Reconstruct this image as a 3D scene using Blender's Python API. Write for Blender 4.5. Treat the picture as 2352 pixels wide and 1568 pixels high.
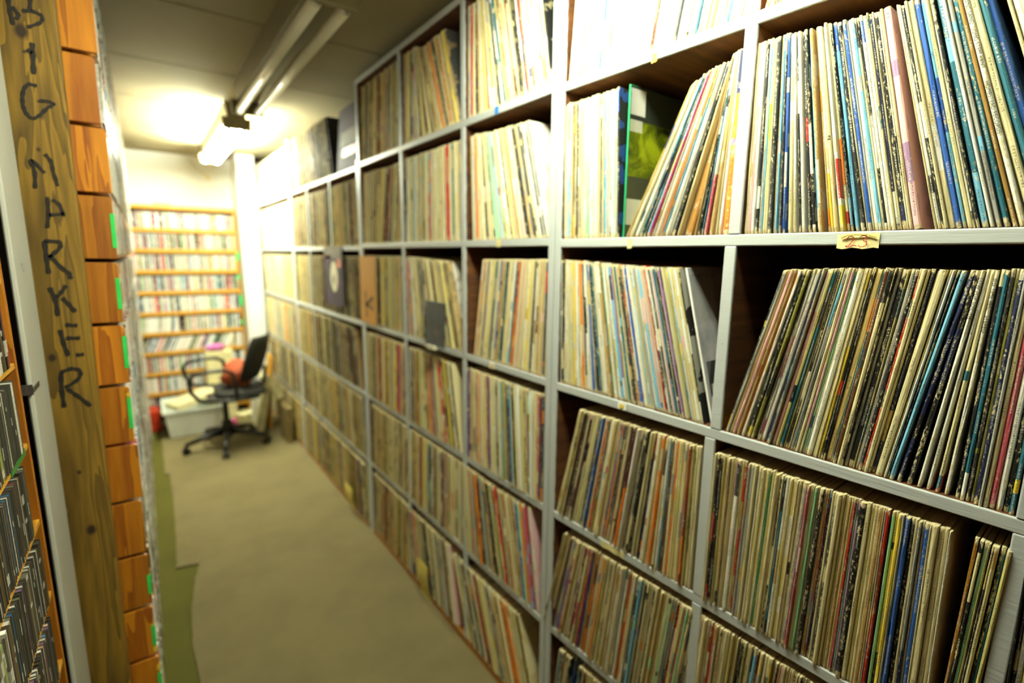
import bpy, math, random
from mathutils import Vector, Matrix
import numpy as np
for _o in list(bpy.data.objects): bpy.data.objects.remove(_o)
SC = bpy.context.scene
COL = SC.collection
# ---------------------------------------------------------------- camera
CAMH = 1.4344
yaw, pit, rol = (math.radians(a) for a in (36.2116, 9.7917, 0.6192))
fw = Vector((math.sin(yaw)*math.cos(pit), math.cos(yaw)*math.cos(pit), -math.sin(pit)))
rr = Vector((math.cos(yaw), -math.sin(yaw), 0)); uu = rr.cross(fw)
r2 = rr*math.cos(rol)+uu*math.sin(rol); u2 = -rr*math.sin(rol)+uu*math.cos(rol)
cam_d = bpy.data.cameras.new('camera'); cam = bpy.data.objects.new('camera', cam_d); COL.objects.link(cam)
cam.matrix_world = Matrix(((r2.x,u2.x,-fw.x,0),(r2.y,u2.y,-fw.y,0),(r2.z,u2.z,-fw.z,CAMH),(0,0,0,1)))
cam_d.sensor_fit = 'HORIZONTAL'; cam_d.sensor_width = 36; cam_d.lens = 36*1147.6/2352
cam_d.clip_start = .02
cam_d.dof.use_dof = True; cam_d.dof.focus_distance = 0.70; cam_d.dof.aperture_fstop = 1.9
SC.camera = cam
# ---------------------------------------------------------------- light and exposure
W = bpy.data.worlds.new('world'); SC.world = W; W.use_nodes = True
W.node_tree.nodes['Background'].inputs[0].default_value = (1,.93,.68,1)
W.node_tree.nodes['Background'].inputs[1].default_value = .006
SC.view_settings.view_transform = 'Standard'; SC.view_settings.look = 'None'
SC.view_settings.gamma = 1; SC.view_settings.use_curve_mapping = False
SC.view_settings.exposure = EXPO = 0.0
TUBE_NEAR = 140.0
TUBE_FAR = 240.0
TUBE_BACK = 0.0
TUBE_COL = (.95, 1.0, .78)
CEIL_Z = 2.24
# ---------------------------------------------------------------- helpers
random.seed(7)
def srgb(h):
    if isinstance(h, str): h = tuple(int(h[i:i+2],16) for i in (0,2,4))
    return tuple(((c/255)/12.92 if c/255 <= .04045 else (((c/255)+.055)/1.055)**2.4) for c in h)
class MB:
    def __init__(s): s.v=[]; s.f=[]; s.m=[]
    def face(s, idx, m=0): s.f.append(tuple(idx)); s.m.append(m)
    def box(s, x0,x1,y0,y1,z0,z1, m=0, M=None):
        b=len(s.v)
        P=[(x0,y0,z0),(x1,y0,z0),(x1,y1,z0),(x0,y1,z0),(x0,y0,z1),(x1,y0,z1),(x1,y1,z1),(x0,y1,z1)]
        if M is not None: P=[tuple(M@Vector(p)) for p in P]
        s.v+=P
        for q in ((3,2,1,0),(4,5,6,7),(0,1,5,4),(1,2,6,5),(2,3,7,6),(3,0,4,7)): s.face([b+i for i in q], m)
        return s
    def tube(s, pts, r, n=10, m=0, caps=True):
        pts=[Vector(p) for p in pts]; b=len(s.v); R=r if isinstance(r,(list,tuple)) else [r]*len(pts)
        up=None
        for i,p in enumerate(pts):
            d=(pts[min(i+1,len(pts)-1)]-pts[max(i-1,0)]).normalized()
            if up is None: up=Vector((0,0,1)) if abs(d.z)<.9 else Vector((1,0,0))
            a=d.cross(up).normalized(); up=a.cross(d).normalized()
            for k in range(n):
                t=2*math.pi*k/n; s.v.append(tuple(p+(a*math.cos(t)+up*math.sin(t))*R[i]))
        for i in range(len(pts)-1):
            for k in range(n):
                s.face([b+i*n+k,b+i*n+(k+1)%n,b+(i+1)*n+(k+1)%n,b+(i+1)*n+k],m)
        if caps:
            s.face([b+k for k in range(n)][::-1],m); s.face([b+(len(pts)-1)*n+k for k in range(n)],m)
        return s
    def prism(s, poly, axis, a0, a1, m=0):
        # poly: 2-D points in the two other axes; extruded along axis from a0 to a1
        b=len(s.v); n=len(poly)
        def P(p,a):
            if axis=='x': return (a,p[0],p[1])
            if axis=='y': return (p[0],a,p[1])
            return (p[0],p[1],a)
        s.v+=[P(p,a0) for p in poly]+[P(p,a1) for p in poly]
        s.face(list(range(b,b+n))[::-1],m); s.face(list(range(b+n,b+2*n)),m)
        for i in range(n): s.face([b+i,b+(i+1)%n,b+n+(i+1)%n,b+n+i],m)
        return s
    def build(s, name, mats, parent=None, bevel=0, smooth=False, world=True):
        me=bpy.data.meshes.new(name)
        off=Vector((0,0,0))
        if parent is not None and world:
            off=parent.get('_loc') and Vector(parent['_loc']) or Vector((0,0,0))
        me.from_pydata([tuple(Vector(p)-off) for p in s.v],[],s.f)
        if not isinstance(mats,(list,tuple)): mats=[mats]
        for m in mats: me.materials.append(m)
        me.polygons.foreach_set('material_index', s.m)
        if smooth: me.polygons.foreach_set('use_smooth',[True]*len(s.f))
        me.update()
        o=bpy.data.objects.new(name,me); COL.objects.link(o)
        if parent is not None: o.parent=parent
        if bevel:
            md=o.modifiers.new('bevel','BEVEL'); md.width=bevel; md.segments=2; md.limit_method='ANGLE'; md.angle_limit=.6
        return o
def tag(o, label=None, cat=None, group=None, kind=None):
    if label: o['label']=label
    if cat: o['category']=cat
    if group: o['group']=group
    if kind: o['kind']=kind
    return o
LOCS=[]
def root(name, loc, label, cat, rot=(0,0,0), group=None, rel=False):
    # rel=False: children are written in room coordinates; rel=True: in the thing's own coordinates
    o=bpy.data.objects.new(name,None); COL.objects.link(o); o.location=loc; o.rotation_euler=rot
    o.empty_display_size=.05
    if not rel: o['_loc']=list(loc); LOCS.append(o)
    return tag(o,label,cat,group)
def struct(o): o['kind']='structure'; return o
# ---------------------------------------------------------------- materials
def newmat(name):
    m=bpy.data.materials.new(name); m.use_nodes=True
    nt=m.node_tree; return m, nt, nt.nodes['Principled BSDF']
def N_(nt,t,**kw):
    n=nt.nodes.new(t)
    for k,v in kw.items(): setattr(n,k,v)
    return n
def math_(nt,op,a,b=None,c=None,clamp=False):
    n=N_(nt,'ShaderNodeMath',operation=op,use_clamp=clamp)
    for i,x in enumerate((a,b,c)):
        if x is None: continue
        if isinstance(x,(int,float)): n.inputs[i].default_value=x
        else: nt.links.new(x,n.inputs[i])
    return n.outputs[0]
def mix_(nt,f,a,b):
    n=N_(nt,'ShaderNodeMix',data_type='RGBA')
    for i,x in ((0,f),(6,a),(7,b)):
        if isinstance(x,(int,float)): n.inputs[i].default_value=x
        elif isinstance(x,tuple): n.inputs[i].default_value=(*x[:3],1)
        else: nt.links.new(x,n.inputs[i])
    return n.outputs[2]
def ramp_(nt,x,stops):
    n=N_(nt,'ShaderNodeValToRGB'); cr=n.color_ramp
    while len(cr.elements)<len(stops): cr.elements.new(.5)
    for e,(p,c) in zip(cr.elements,stops): e.position=p; e.color=(*c,1) if len(c)==3 else c
    nt.links.new(x,n.inputs[0]); return n.outputs[0]
def noise_(nt,vec,scale=5,detail=2,rough=.5,dim='3D',dist=0):
    n=N_(nt,'ShaderNodeTexNoise',noise_dimensions=dim)
    n.inputs['Scale'].default_value=scale; n.inputs['Detail'].default_value=detail
    n.inputs['Roughness'].default_value=rough; n.inputs['Distortion'].default_value=dist
    if vec is not None: nt.links.new(vec,n.inputs['W' if dim=='1D' else 'Vector'])
    return n.outputs[0]
def objco(nt,scale=(1,1,1),loc=(0,0,0)):
    t=N_(nt,'ShaderNodeTexCoord'); m=N_(nt,'ShaderNodeMapping')
    m.inputs['Scale'].default_value=scale; m.inputs['Location'].default_value=loc
    nt.links.new(t.outputs['Object'],m.inputs[0]); return m.outputs[0],t.outputs['Object']
def bump_(nt,p,h,strength=.3,dist=.002):
    b=N_(nt,'ShaderNodeBump'); b.inputs['Strength'].default_value=strength; b.inputs['Distance'].default_value=dist
    nt.links.new(h,b.inputs['Height']); nt.links.new(b.outputs[0],p.inputs['Normal'])
def plain(name,c,rough=.5,metal=0,var=.08,scale=30,bump=0):
    m,nt,p=newmat(name); v,_=objco(nt)
    n=noise_(nt,v,scale,4,.6)
    c=srgb(c) if isinstance(c,str) else c
    lo=tuple(x*(1-var*2) for x in c); hi=tuple(min(1,x*(1+var)) for x in c)
    nt.links.new(ramp_(nt,n,[(.3,lo),(.7,hi)]),p.inputs['Base Color'])
    p.inputs['Roughness'].default_value=rough; p.inputs['Metallic'].default_value=metal
    if bump: bump_(nt,p,n,bump)
    return m
def wood(name,c0,c1,axis='z',scale=1,rough=.6,knots=None,ring=14):
    m,nt,p=newmat(name)
    sc={'x':(2,30,30),'y':(30,2,30),'z':(30,30,2)}[axis]
    v,raw=objco(nt,tuple(s*scale for s in sc))
    info=N_(nt,'ShaderNodeObjectInfo')
    add=N_(nt,'ShaderNodeVectorMath',operation='ADD'); cmb=N_(nt,'ShaderNodeCombineXYZ')
    for i in range(3): nt.links.new(math_(nt,'MULTIPLY',info.outputs['Random'],31.0+i*9),cmb.inputs[i])
    nt.links.new(v,add.inputs[0]); nt.links.new(cmb.outputs[0],add.inputs[1])
    n1=noise_(nt,add.outputs[0],.55,3,.55,dist=.6)
    w=math_(nt,'FRACT',math_(nt,'MULTIPLY',n1,ring))
    n2=noise_(nt,add.outputs[0],3.5,4,.7)
    f=math_(nt,'ADD',math_(nt,'MULTIPLY',w,.55),math_(nt,'MULTIPLY',n2,.6))
    col=ramp_(nt,f,[(.2,srgb(c0)),(.85,srgb(c1))])
    if knots:
        sx=N_(nt,'ShaderNodeSeparateXYZ'); nt.links.new(raw,sx.inputs[0]); tot=None
        for kx,kz,kr in knots:
            dx=math_(nt,'SUBTRACT',sx.outputs[0],kx); dz=math_(nt,'MULTIPLY',math_(nt,'SUBTRACT',sx.outputs[2],kz),.75)
            d=math_(nt,'SQRT',math_(nt,'ADD',math_(nt,'MULTIPLY',dx,dx),math_(nt,'MULTIPLY',dz,dz)))
            d=math_(nt,'ADD',d,math_(nt,'MULTIPLY',n2,.004))
            k=math_(nt,'SUBTRACT',1.0,math_(nt,'DIVIDE',d,kr*1.7),clamp=True)
            tot=k if tot is None else math_(nt,'MAXIMUM',tot,k)
        col=mix_(nt,math_(nt,'MULTIPLY',tot,2.2,clamp=True),col,srgb('2a1606'))
    vr=math_(nt,'ADD',.72,math_(nt,'MULTIPLY',info.outputs['Random'],.4)) if axis=='z' and not knots else 1.0
    cc=N_(nt,'ShaderNodeVectorMath',operation='SCALE'); nt.links.new(col,cc.inputs[0])
    if isinstance(vr,float): cc.inputs['Scale'].default_value=vr
    else: nt.links.new(vr,cc.inputs['Scale'])
    nt.links.new(cc.outputs[0],p.inputs['Base Color']); p.inputs['Roughness'].default_value=rough
    bump_(nt,p,f,.15,.001)
    return m
def shelf_mat(name, paint, wood0, wood1, lip=.004):
    # brown board whose front edge was painted; the paint laps raggedly over the arris
    m,nt,p=newmat(name); v,raw=objco(nt,(1,1,1))
    sx=N_(nt,'ShaderNodeSeparateXYZ'); nt.links.new(raw,sx.inputs[0])
    n=noise_(nt,v,45,3,.6); n2=noise_(nt,v,9,3,.6)
    g,_=objco(nt,(3,40,40)); gr=noise_(nt,g,1.2,4,.6)
    woodc=ramp_(nt,gr,[(.3,srgb(wood0)),(.72,srgb(wood1))])
    pc=mix_(nt,math_(nt,'MULTIPLY',n2,.5),srgb(paint),tuple(c*.72 for c in srgb(paint)))
    chip=math_(nt,'GREATER_THAN',noise_(nt,v,70,3,.7),.73)
    pc=mix_(nt,math_(nt,'MULTIPLY',chip,.55),pc,srgb('3a3528'))
    lim=math_(nt,'ADD',lip*.3,math_(nt,'MULTIPLY',n,lip*1.6))
    isw=math_(nt,'GREATER_THAN',sx.outputs[0],lim)
    nt.links.new(mix_(nt,isw,pc,woodc),p.inputs['Base Color'])
    nt.links.new(math_(nt,'ADD',.38,math_(nt,'MULTIPLY',isw,.3)),p.inputs['Roughness'])
    g2,_=objco(nt,(30,4,60)); bump_(nt,p,noise_(nt,g2,3,4,.6),.35,.0015)
    return m
def sleeve_mat(name='record_sleeve_print'):
    m,nt,p=newmat(name)
    def at(n,o='Vector'):
        a=N_(nt,'ShaderNodeAttribute',attribute_name=n); return a.outputs[o]
    q=at('q'); sx=N_(nt,'ShaderNodeSeparateXYZ'); nt.links.new(q,sx.inputs[0])
    a,z,x=sx.outputs; s=at('sd','Fac'); rl=at('rl','Fac'); c1=at('c1','Color'); c2=at('c2','Color')
    def vec(fa,fz,fx,off):
        c=N_(nt,'ShaderNodeCombineXYZ')
        nt.links.new(math_(nt,'ADD',math_(nt,'MULTIPLY',a,fa),math_(nt,'MULTIPLY',s,17.3+off)),c.inputs[0])
        nt.links.new(math_(nt,'MULTIPLY',z,fz),c.inputs[1]); nt.links.new(math_(nt,'MULTIPLY',x,fx),c.inputs[2]); return c.outputs[0]
    # printed bands of the second colour along the spine
    nb=noise_(nt,math_(nt,'ADD',math_(nt,'MULTIPLY',z,9.0),math_(nt,'MULTIPLY',s,91.0)),1.0,1,.4,'1D')
    band=math_(nt,'GREATER_THAN',nb,.62)
    col=mix_(nt,band,c1,c2)
    # small lettering
    g1=noise_(nt,math_(nt,'ADD',math_(nt,'MULTIPLY',z,760.0),math_(nt,'MULTIPLY',s,33.0)),1.0,0,.5,'1D')
    g2=noise_(nt,math_(nt,'ADD',math_(nt,'MULTIPLY',z,11.0),math_(nt,'MULTIPLY',s,57.0)),1.0,0,.5,'1D')
    ga=math_(nt,'LESS_THAN',math_(nt,'ABSOLUTE',math_(nt,'SUBTRACT',a,.5)),.2)
    g3=math_(nt,'GREATER_THAN',noise_(nt,vec(5.5,1300.0,0,31),1.0,0,.5),.47)
    txt=math_(nt,'MULTIPLY',math_(nt,'MULTIPLY',math_(nt,'MULTIPLY',math_(nt,'GREATER_THAN',g1,.46),g3),math_(nt,'GREATER_THAN',g2,.56)),math_(nt,'MULTIPLY',ga,math_(nt,'GREATER_THAN',s,0.0)))
    bw=N_(nt,'ShaderNodeRGBToBW'); nt.links.new(col,bw.inputs[0])
    ink=mix_(nt,math_(nt,'GREATER_THAN',bw.outputs[0],.25),(.62,.6,.5),(.02,.02,.02))
    col=mix_(nt,math_(nt,'MULTIPLY',txt,.85),col,ink)
    # worn board showing through, ring-wear and split seams, plus painted light at the ends
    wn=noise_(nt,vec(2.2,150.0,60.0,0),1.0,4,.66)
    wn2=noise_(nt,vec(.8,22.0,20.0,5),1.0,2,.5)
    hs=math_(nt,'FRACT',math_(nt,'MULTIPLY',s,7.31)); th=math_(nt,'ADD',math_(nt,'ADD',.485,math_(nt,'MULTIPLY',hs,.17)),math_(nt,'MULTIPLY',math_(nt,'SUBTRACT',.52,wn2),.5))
    edge=math_(nt,'MULTIPLY',math_(nt,'SUBTRACT',math_(nt,'ABSOLUTE',math_(nt,'SUBTRACT',z,.157)),.1445,clamp=True),100.0,clamp=True)  # frayed ends, widened so the pale band also paints in lit tops
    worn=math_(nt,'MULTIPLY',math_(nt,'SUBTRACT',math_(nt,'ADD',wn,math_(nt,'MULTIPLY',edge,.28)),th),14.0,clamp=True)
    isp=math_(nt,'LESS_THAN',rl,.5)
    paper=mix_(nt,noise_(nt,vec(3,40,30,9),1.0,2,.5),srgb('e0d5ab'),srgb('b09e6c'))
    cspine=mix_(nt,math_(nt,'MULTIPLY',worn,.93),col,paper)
    # fine dark cracks
    ck=math_(nt,'GREATER_THAN',noise_(nt,vec(5.0,60.0,30.0,21),1.0,4,.75),.665)
    cspine=mix_(nt,math_(nt,'MULTIPLY',ck,.7),cspine,srgb('2a241a'))
    # covers: a loose two-colour picture; open edges: bare board
    cv=mix_(nt,math_(nt,'MULTIPLY',math_(nt,'GREATER_THAN',noise_(nt,vec(0,18,16,2),1.0,3,.5),.54),.4),c1,c2)
    iscov=math_(nt,'MULTIPLY',math_(nt,'GREATER_THAN',rl,.5),math_(nt,'LESS_THAN',rl,1.5))
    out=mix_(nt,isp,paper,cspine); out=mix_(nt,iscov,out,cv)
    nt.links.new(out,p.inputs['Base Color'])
    p.inputs['Roughness'].default_value=.62
    bump_(nt,p,wn,.35,.0012)
    return m
# ---------------------------------------------------------------- measured shelf contents
BAYS = [
  ('lime', 'N', -0.036, -0.217, 1.475, [(-0.061, -0.025), (-0.203, -0.051)], [(-0.07, 7, 'cream', 'tan'), (-0.0905, 4, 'gray', 'cream'), (-0.1161, 5, 'mint', 'white'), (-0.1408, 14, 'white', 'white'), (-0.1674, 5, 'blue', 'lightblue'), (-0.1791, 4, 'black', 'black'), (-0.1905, 7, 'white', 'pink'), (-0.2043, 4, 'green', 'green')], ''),
  ('lime', 'N', -0.226, -0.4675, 1.475, [(-0.228, 0.466), (-0.367, 0.26), (-0.382, 0.194), (-0.47, -0.023)], [(-0.2284, 3, 'tan', 'tan'), (-0.2441, 4, 'cream', 'lightblue'), (-0.2547, 5, 'white', 'white'), (-0.2664, 5, 'teal', 'navy'), (-0.2766, 4, 'charcoal', 'teal'), (-0.2923, 3, 'magenta', 'pink'), (-0.3055, 5, 'white', 'cream'), (-0.3184, 3, 'orange', 'cream'), (-0.3289, 6, 'white', 'cream'), (-0.3434, 6, 'black', 'navy'), (-0.3694, 15, 'cardboard', 'cardboard'), (-0.3934, 3, 'tan', 'tan'), (-0.4, 4, 'black', 'white'), (-0.4147, 5, 'white', 'black', ((0, 0.11, 'rose'),), None), (-0.4254, 6, 'tan', 'cream'), (-0.4412, 5, 'white', 'cream'), (-0.4549, 12.5, 'orange', 'orange', ((0, 0.155, 'orange'), (0.155, 0.205, 'mauve'), (0.205, 0.32, 'navy')), None)], ''),
  ('above', 'N', -0.493, -0.885, 1.475, [(-0.5, -0.016), (-0.551, -0.055), (-0.599, -0.133), (-0.685, -0.226), (-0.743, -0.226), (-0.764, -0.26), (-0.798, -0.265), (-0.827, -0.29), (-0.867, -0.327)], [(-0.5001, 4, 'pink', 'cream'), (-0.5063, 5, 'white', 'white'), (-0.5185, 4, 'gray', 'cream'), (-0.5261, 4, 'cream', 'yellow'), (-0.5371, 6, 'charcoal', 'black'), (-0.543, 2.5, 'tan', 'tan'), (-0.5473, 3.5, 'lightblue', 'white'), (-0.5523, 3.5, 'charcoal', 'gray'), (-0.5587, 4, 'blue', 'white'), (-0.5827, 3, 'black', 'white'), (-0.5881, 5, 'white', 'cream'), (-0.5973, 5, 'black', 'red'), (-0.6038, 5, 'black', 'white'), (-0.6102, 3, 'lightblue', 'white'), (-0.6278, 3, 'tan', 'orange'), (-0.6339, 3.5, 'white', 'cream', ((0.0, 0.09, 'yellow'),), None), (-0.6493, 4, 'white', 'cream', ((0.05, 0.11, 'red'), (0, 0.04, 'yellow')), None), (-0.6557, 4, 'cream', 'white', ((0.07, 0.14, 'orange'), (0, 0.03, 'red')), None), (-0.6673, 5, 'lightblue', 'blue'), (-0.6753, 6, 'black', 'charcoal'), (-0.683, 5, 'blue', 'white'), (-0.6901, 5, 'white', 'lightblue'), (-0.7044, 3.5, 'black', 'white'), (-0.7122, 4, 'white', 'white'), (-0.7183, 4, 'navy', 'white'), (-0.7259, 6, 'black', 'navy'), (-0.7328, 4, 'cream', 'cream'), (-0.7388, 9, 'pink', 'mauve'), (-0.7644, 4, 'white', 'black'), (-0.768, 4, 'black', 'white'), (-0.7849, 6, 'blue', 'teal'), (-0.7901, 4, 'lightblue', 'blue'), (-0.7953, 5, 'cream', 'cream'), (-0.8029, 3.5, 'black', 'black'), (-0.807, 6.5, 'teal', 'lightblue'), (-0.812, 4, 'white', 'cream'), (-0.816, 5, 'gray', 'lightblue'), (-0.8205, 6, 'teal', 'blue'), (-0.8244, 4.5, 'corrugated', 'corrugated'), (-0.8268, 3, 'black', 'black'), (-0.8319, 6, 'white', 'white', (), 'GIANT SAND. LONG STEM RANT        HOMESTEAD RECORDS'), (-0.8369, 5.5, 'white', 'cream'), (-0.8419, 8, 'cream', 'cream'), (-0.8463, 4, 'mauve', 'purple'), (-0.8535, 7, 'teal', 'teal'), (-0.8616, 7, 'blue', 'lightblue'), (-0.8694, 14, 'black', 'charcoal'), (-0.8789, 6, 'cream', 'cream')], 'gap:-.7475:-.7600'),
  ('underlime', 'N', -0.04, -0.448, 1.1095, [(-0.067, -0.027), (-0.192, -0.167), (-0.299, -0.23), (-0.398, -0.27), (-0.46, -0.244)], [(-0.0718, 6, 'cream', 'yellow'), (-0.0845, 4, 'yellow', 'cream'), (-0.0986, 6, 'white', 'cream'), (-0.1201, 4, 'orange', 'cream'), (-0.1304, 3, 'black', 'cream'), (-0.1539, 5, 'blue', 'yellow'), (-0.1695, 3, 'black', 'black'), (-0.1911, 13, 'white', 'white'), (-0.2186, 4, 'mint', 'cream'), (-0.2287, 4, 'cream', 'red'), (-0.255, 5, 'lightblue', 'white'), (-0.2646, 4, 'teal', 'lightblue'), (-0.2778, 5, 'charcoal', 'tan'), (-0.2898, 4, 'tan', 'brown'), (-0.2993, 4, 'blue', 'blue'), (-0.3082, 6, 'white', 'white'), (-0.3276, 5, 'gray', 'cream'), (-0.3408, 5, 'lightblue', 'pink'), (-0.3577, 4, 'red', 'cream'), (-0.3714, 4, 'charcoal', 'cream'), (-0.3848, 5, 'teal', 'black'), (-0.399, 4, 'mauve', 'charcoal'), (-0.4106, 4, 'yellow', 'black'), (-0.4282, 6, 'yellow', 'white'), (-0.4377, 6, 'white', 'cream'), (-0.4479, 5, 'cream', 'cream'), (-0.4571, 5, 'navy', 'cream')], ''),
  ('below', 'N', -0.489, -0.885, 1.1095, [(-0.493, 0.245), (-0.662, 0.116), (-0.723, 0.112), (-0.753, 0.148), (-0.828, 0.019), (-0.886, 0.006)], [(-0.4908, 3, 'black', 'yellow'), (-0.4955, 4.5, 'gray', 'gray'), (-0.5055, 5, 'pink', 'rose'), (-0.5122, 3.5, 'olive', 'cream'), (-0.5191, 3, 'orange', 'orange'), (-0.5243, 5, 'white', 'cream'), (-0.5331, 6, 'black', 'yellow'), (-0.5455, 4, 'white', 'white'), (-0.5511, 2.5, 'black', 'black'), (-0.5575, 6, 'white', 'cream'), (-0.5674, 5, 'navy', 'teal'), (-0.5774, 6, 'pink', 'white'), (-0.5921, 4, 'teal', 'charcoal'), (-0.5998, 4, 'black', 'white'), (-0.6083, 5, 'gray', 'lightblue'), (-0.6182, 5, 'cream', 'cream'), (-0.6278, 3, 'mint', 'teal'), (-0.6369, 8, 'white', 'cream'), (-0.6458, 4, 'cream', 'cream'), (-0.6524, 4, 'yellow', 'cream'), (-0.6576, 4, 'black', 'red'), (-0.6657, 9, 'manila', 'manila'), (-0.6749, 5, 'brown', 'charcoal'), (-0.6842, 6, 'cream', 'black'), (-0.6903, 5, 'gray', 'cream'), (-0.6975, 8, 'black', 'black'), (-0.7048, 5, 'white', 'black'), (-0.7107, 5, 'black', 'white'), (-0.72, 6, 'cream', 'cream'), (-0.7266, 5, 'navy', 'tan'), (-0.7357, 9, 'cream', 'cream'), (-0.7434, 3.5, 'white', 'white'), (-0.75, 6, 'lightblue', 'white'), (-0.7554, 6, 'navy', 'black'), (-0.7607, 6, 'black', 'navy'), (-0.7689, 7, 'corrugated', 'corrugated'), (-0.7775, 5, 'white', 'white', (), 'LOW POP SUICIDE'), (-0.7828, 5, 'white', 'white'), (-0.7883, 5, 'tan', 'cream'), (-0.7952, 5, 'cream', 'teal', ((0, 0.025, 'red'),), None), (-0.8012, 5, 'navy', 'white'), (-0.8084, 5, 'white', 'white', (), 'BIG TIME REC.   STEREO'), (-0.8138, 5, 'black', 'cream'), (-0.8253, 5, 'teal', 'white'), (-0.8299, 5, 'charcoal', 'olive'), (-0.8336, 4, 'olive', 'olive'), (-0.8381, 5, 'navy', 'white'), (-0.8416, 4, 'gray', 'cream'), (-0.8451, 6, 'cream', 'cream'), (-0.8491, 6, 'rose', 'rose'), (-0.853, 4.5, 'black', 'cream'), (-0.857, 7, 'white', 'white'), (-0.8609, 4, 'purple', 'black'), (-0.8644, 6, 'black', 'olive'), (-0.8682, 5.5, 'teal', 'yellow'), (-0.8719, 5.5, 'magenta', 'pink'), (-0.8745, 3, 'black', 'black'), (-0.8786, 5.5, 'cream', 'pink'), (-0.8814, 3.5, 'black', 'black'), (-0.8841, 4, 'tan', 'olive'), (-0.8878, 8, 'cream', 'yellow')], 'gap:-.8165:-.8255'),
  ('n34l', 'N', -0.038, -0.452, 0.7507, [(-0.038, 0.241), (-0.167, 0.149), (-0.284, 0.125), (-0.391, 0.026), (-0.455, 0.002)], [(-0.0425, 6, 'cream', 'tan'), (-0.0594, 5, 'black', 'green'), (-0.0709, 4, 'brown', 'charcoal'), (-0.082, 5, 'gray', 'gray'), (-0.0929, 3, 'rust', 'cream'), (-0.1106, 8, 'cream', 'cream'), (-0.1326, 5, 'navy', 'teal'), (-0.1437, 5, 'blue', 'navy'), (-0.1574, 4, 'orange', 'cream'), (-0.1734, 6, 'cream', 'yellow'), (-0.2045, 4, 'black', 'orange'), (-0.2451, 5, 'orange', 'maroon', ((0, 0.16, 'orange'), (0.16, 0.32, 'maroon')), None), (-0.2594, 5, 'white', 'cream'), (-0.2803, 6, 'charcoal', 'cream'), (-0.3143, 3, 'purple', 'orange'), (-0.3273, 6, 'cream', 'cream'), (-0.3675, 4, 'teal', 'cream'), (-0.4246, 4, 'rust', 'orange'), (-0.438, 5, 'cream', 'cream')], ''),
  ('n34r', 'N', -0.479, -0.838, 0.7507, [(-0.479, 0.005), (-0.556, 0.022), (-0.659, 0.024), (-0.821, -0.016)], [(-0.4764, 4, 'cream', 'cream'), (-0.4839, 5, 'black', 'red'), (-0.4897, 5, 'black', 'charcoal'), (-0.5007, 6, 'cream', 'mint'), (-0.5171, 4, 'pink', 'cream'), (-0.5557, 4, 'blue', 'blue'), (-0.5769, 4, 'green', 'olive'), (-0.5972, 4, 'black', 'cream'), (-0.6021, 4, 'teal', 'black'), (-0.6407, 3.5, 'rose', 'pink'), (-0.6506, 4, 'mint', 'cream'), (-0.6726, 4, 'navy', 'lightblue'), (-0.7092, 4, 'red', 'rose'), (-0.7141, 4, 'mauve', 'charcoal'), (-0.7219, 8, 'black', 'charcoal'), (-0.7552, 4, 'red', 'rust'), (-0.7617, 4, 'mint', 'mint'), (-0.7728, 5, 'yellow', 'yellow'), (-0.7834, 5, 'blue', 'blue'), (-0.7887, 6, 'black', 'charcoal'), (-0.7986, 4, 'gray', 'navy'), (-0.8073, 6, 'blue', 'white'), (-0.8171, 8, 'cream', 'cream'), (-0.8245, 7, 'cream', 'cream')], ''),
  ('n34r', 'N', -0.846, -0.884, 0.7507, [(-0.844, 0.024), (-0.877, 0.026)], [(-0.8443, 5, 'goldbrown', 'goldbrown'), (-0.8495, 4, 'black', 'cream'), (-0.8543, 5, 'mint', 'white'), (-0.8678, 5, 'cream', 'tan')], ''),
  ('n45l', 'N', -0.004, -0.45, 0.399, [(-0.009, 0.235), (-0.146, 0.143), (-0.28, 0.094), (-0.413, 0.114)], [(-0.0171, 7, 'cream', 'cream'), (-0.0376, 3, 'maroon', 'maroon'), (-0.1304, 5, 'red', 'rose'), (-0.1571, 4, 'orange', 'charcoal'), (-0.1806, 5, 'orange', 'cream'), (-0.267, 4, 'red', 'cream'), (-0.273, 4, 'orange', 'rust')], ''),
  ('n45r', 'N', -0.461, -0.884, 0.399, [(-0.456, 0.037), (-0.56, 0.054)], [(-0.4985, 4, 'red', 'red'), (-0.5465, 6, 'black', 'charcoal'), (-0.5818, 4, 'red', 'rose')], ''),
  ('n56', 'N', -0.036, -0.45, 0.04, [(0.001, 0.116), (-0.09, 0.12)], [], 'gap:-.085:-.11'),
  ('n56', 'N', -0.47, -0.884, 0.04, [(0.001, 0.116), (-0.09, 0.12)], [], ''),
  ('n01', 'N', -0.036, -0.47, 1.8365, [(-0.066, 0.083), (-0.454, 0.209)], [(-0.062, 6, 'white', 'cream'), (-0.0763, 5, 'navy', 'gray'), (-0.096, 4, 'black', 'red'), (-0.1331, 7, 'blue', 'lightblue'), (-0.1627, 3, 'black', 'tan'), (-0.2534, 4, 'lightblue', 'white'), (-0.2719, 3, 'rust', 'tan'), (-0.3671, 5, 'lightblue', 'white'), (-0.4327, 4, 'lightblue', 'gray')], 'pale'),
  ('n01', 'N', -0.493, -0.884, 1.8365, [(-0.487, 0.168), (-0.53, 0.54)], [(-0.4889, 3, 'orange', 'tan'), (-0.5101, 4, 'black', 'black'), (-0.5164, 4, 'black', 'black')], 'pale'),
  ('n8', 'N', -0.8862, -1.098, 1.475, [(-0.827, -0.29), (-0.867, -0.327)], [], ''),
  ('n8', 'N', -0.885, -1.098, 1.8365, [(-0.487, 0.168), (-0.53, 0.54)], [], 'pale'),
  ('n7', 'N', -0.91, -1.28, 0.04, [(-0.468, 0.015), (-0.571, -0.021)], [], ''),
  ('n7', 'N', -0.91, -1.28, 0.399, [(-0.474, 0.015), (-0.564, -0.021)], [], ''),
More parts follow.
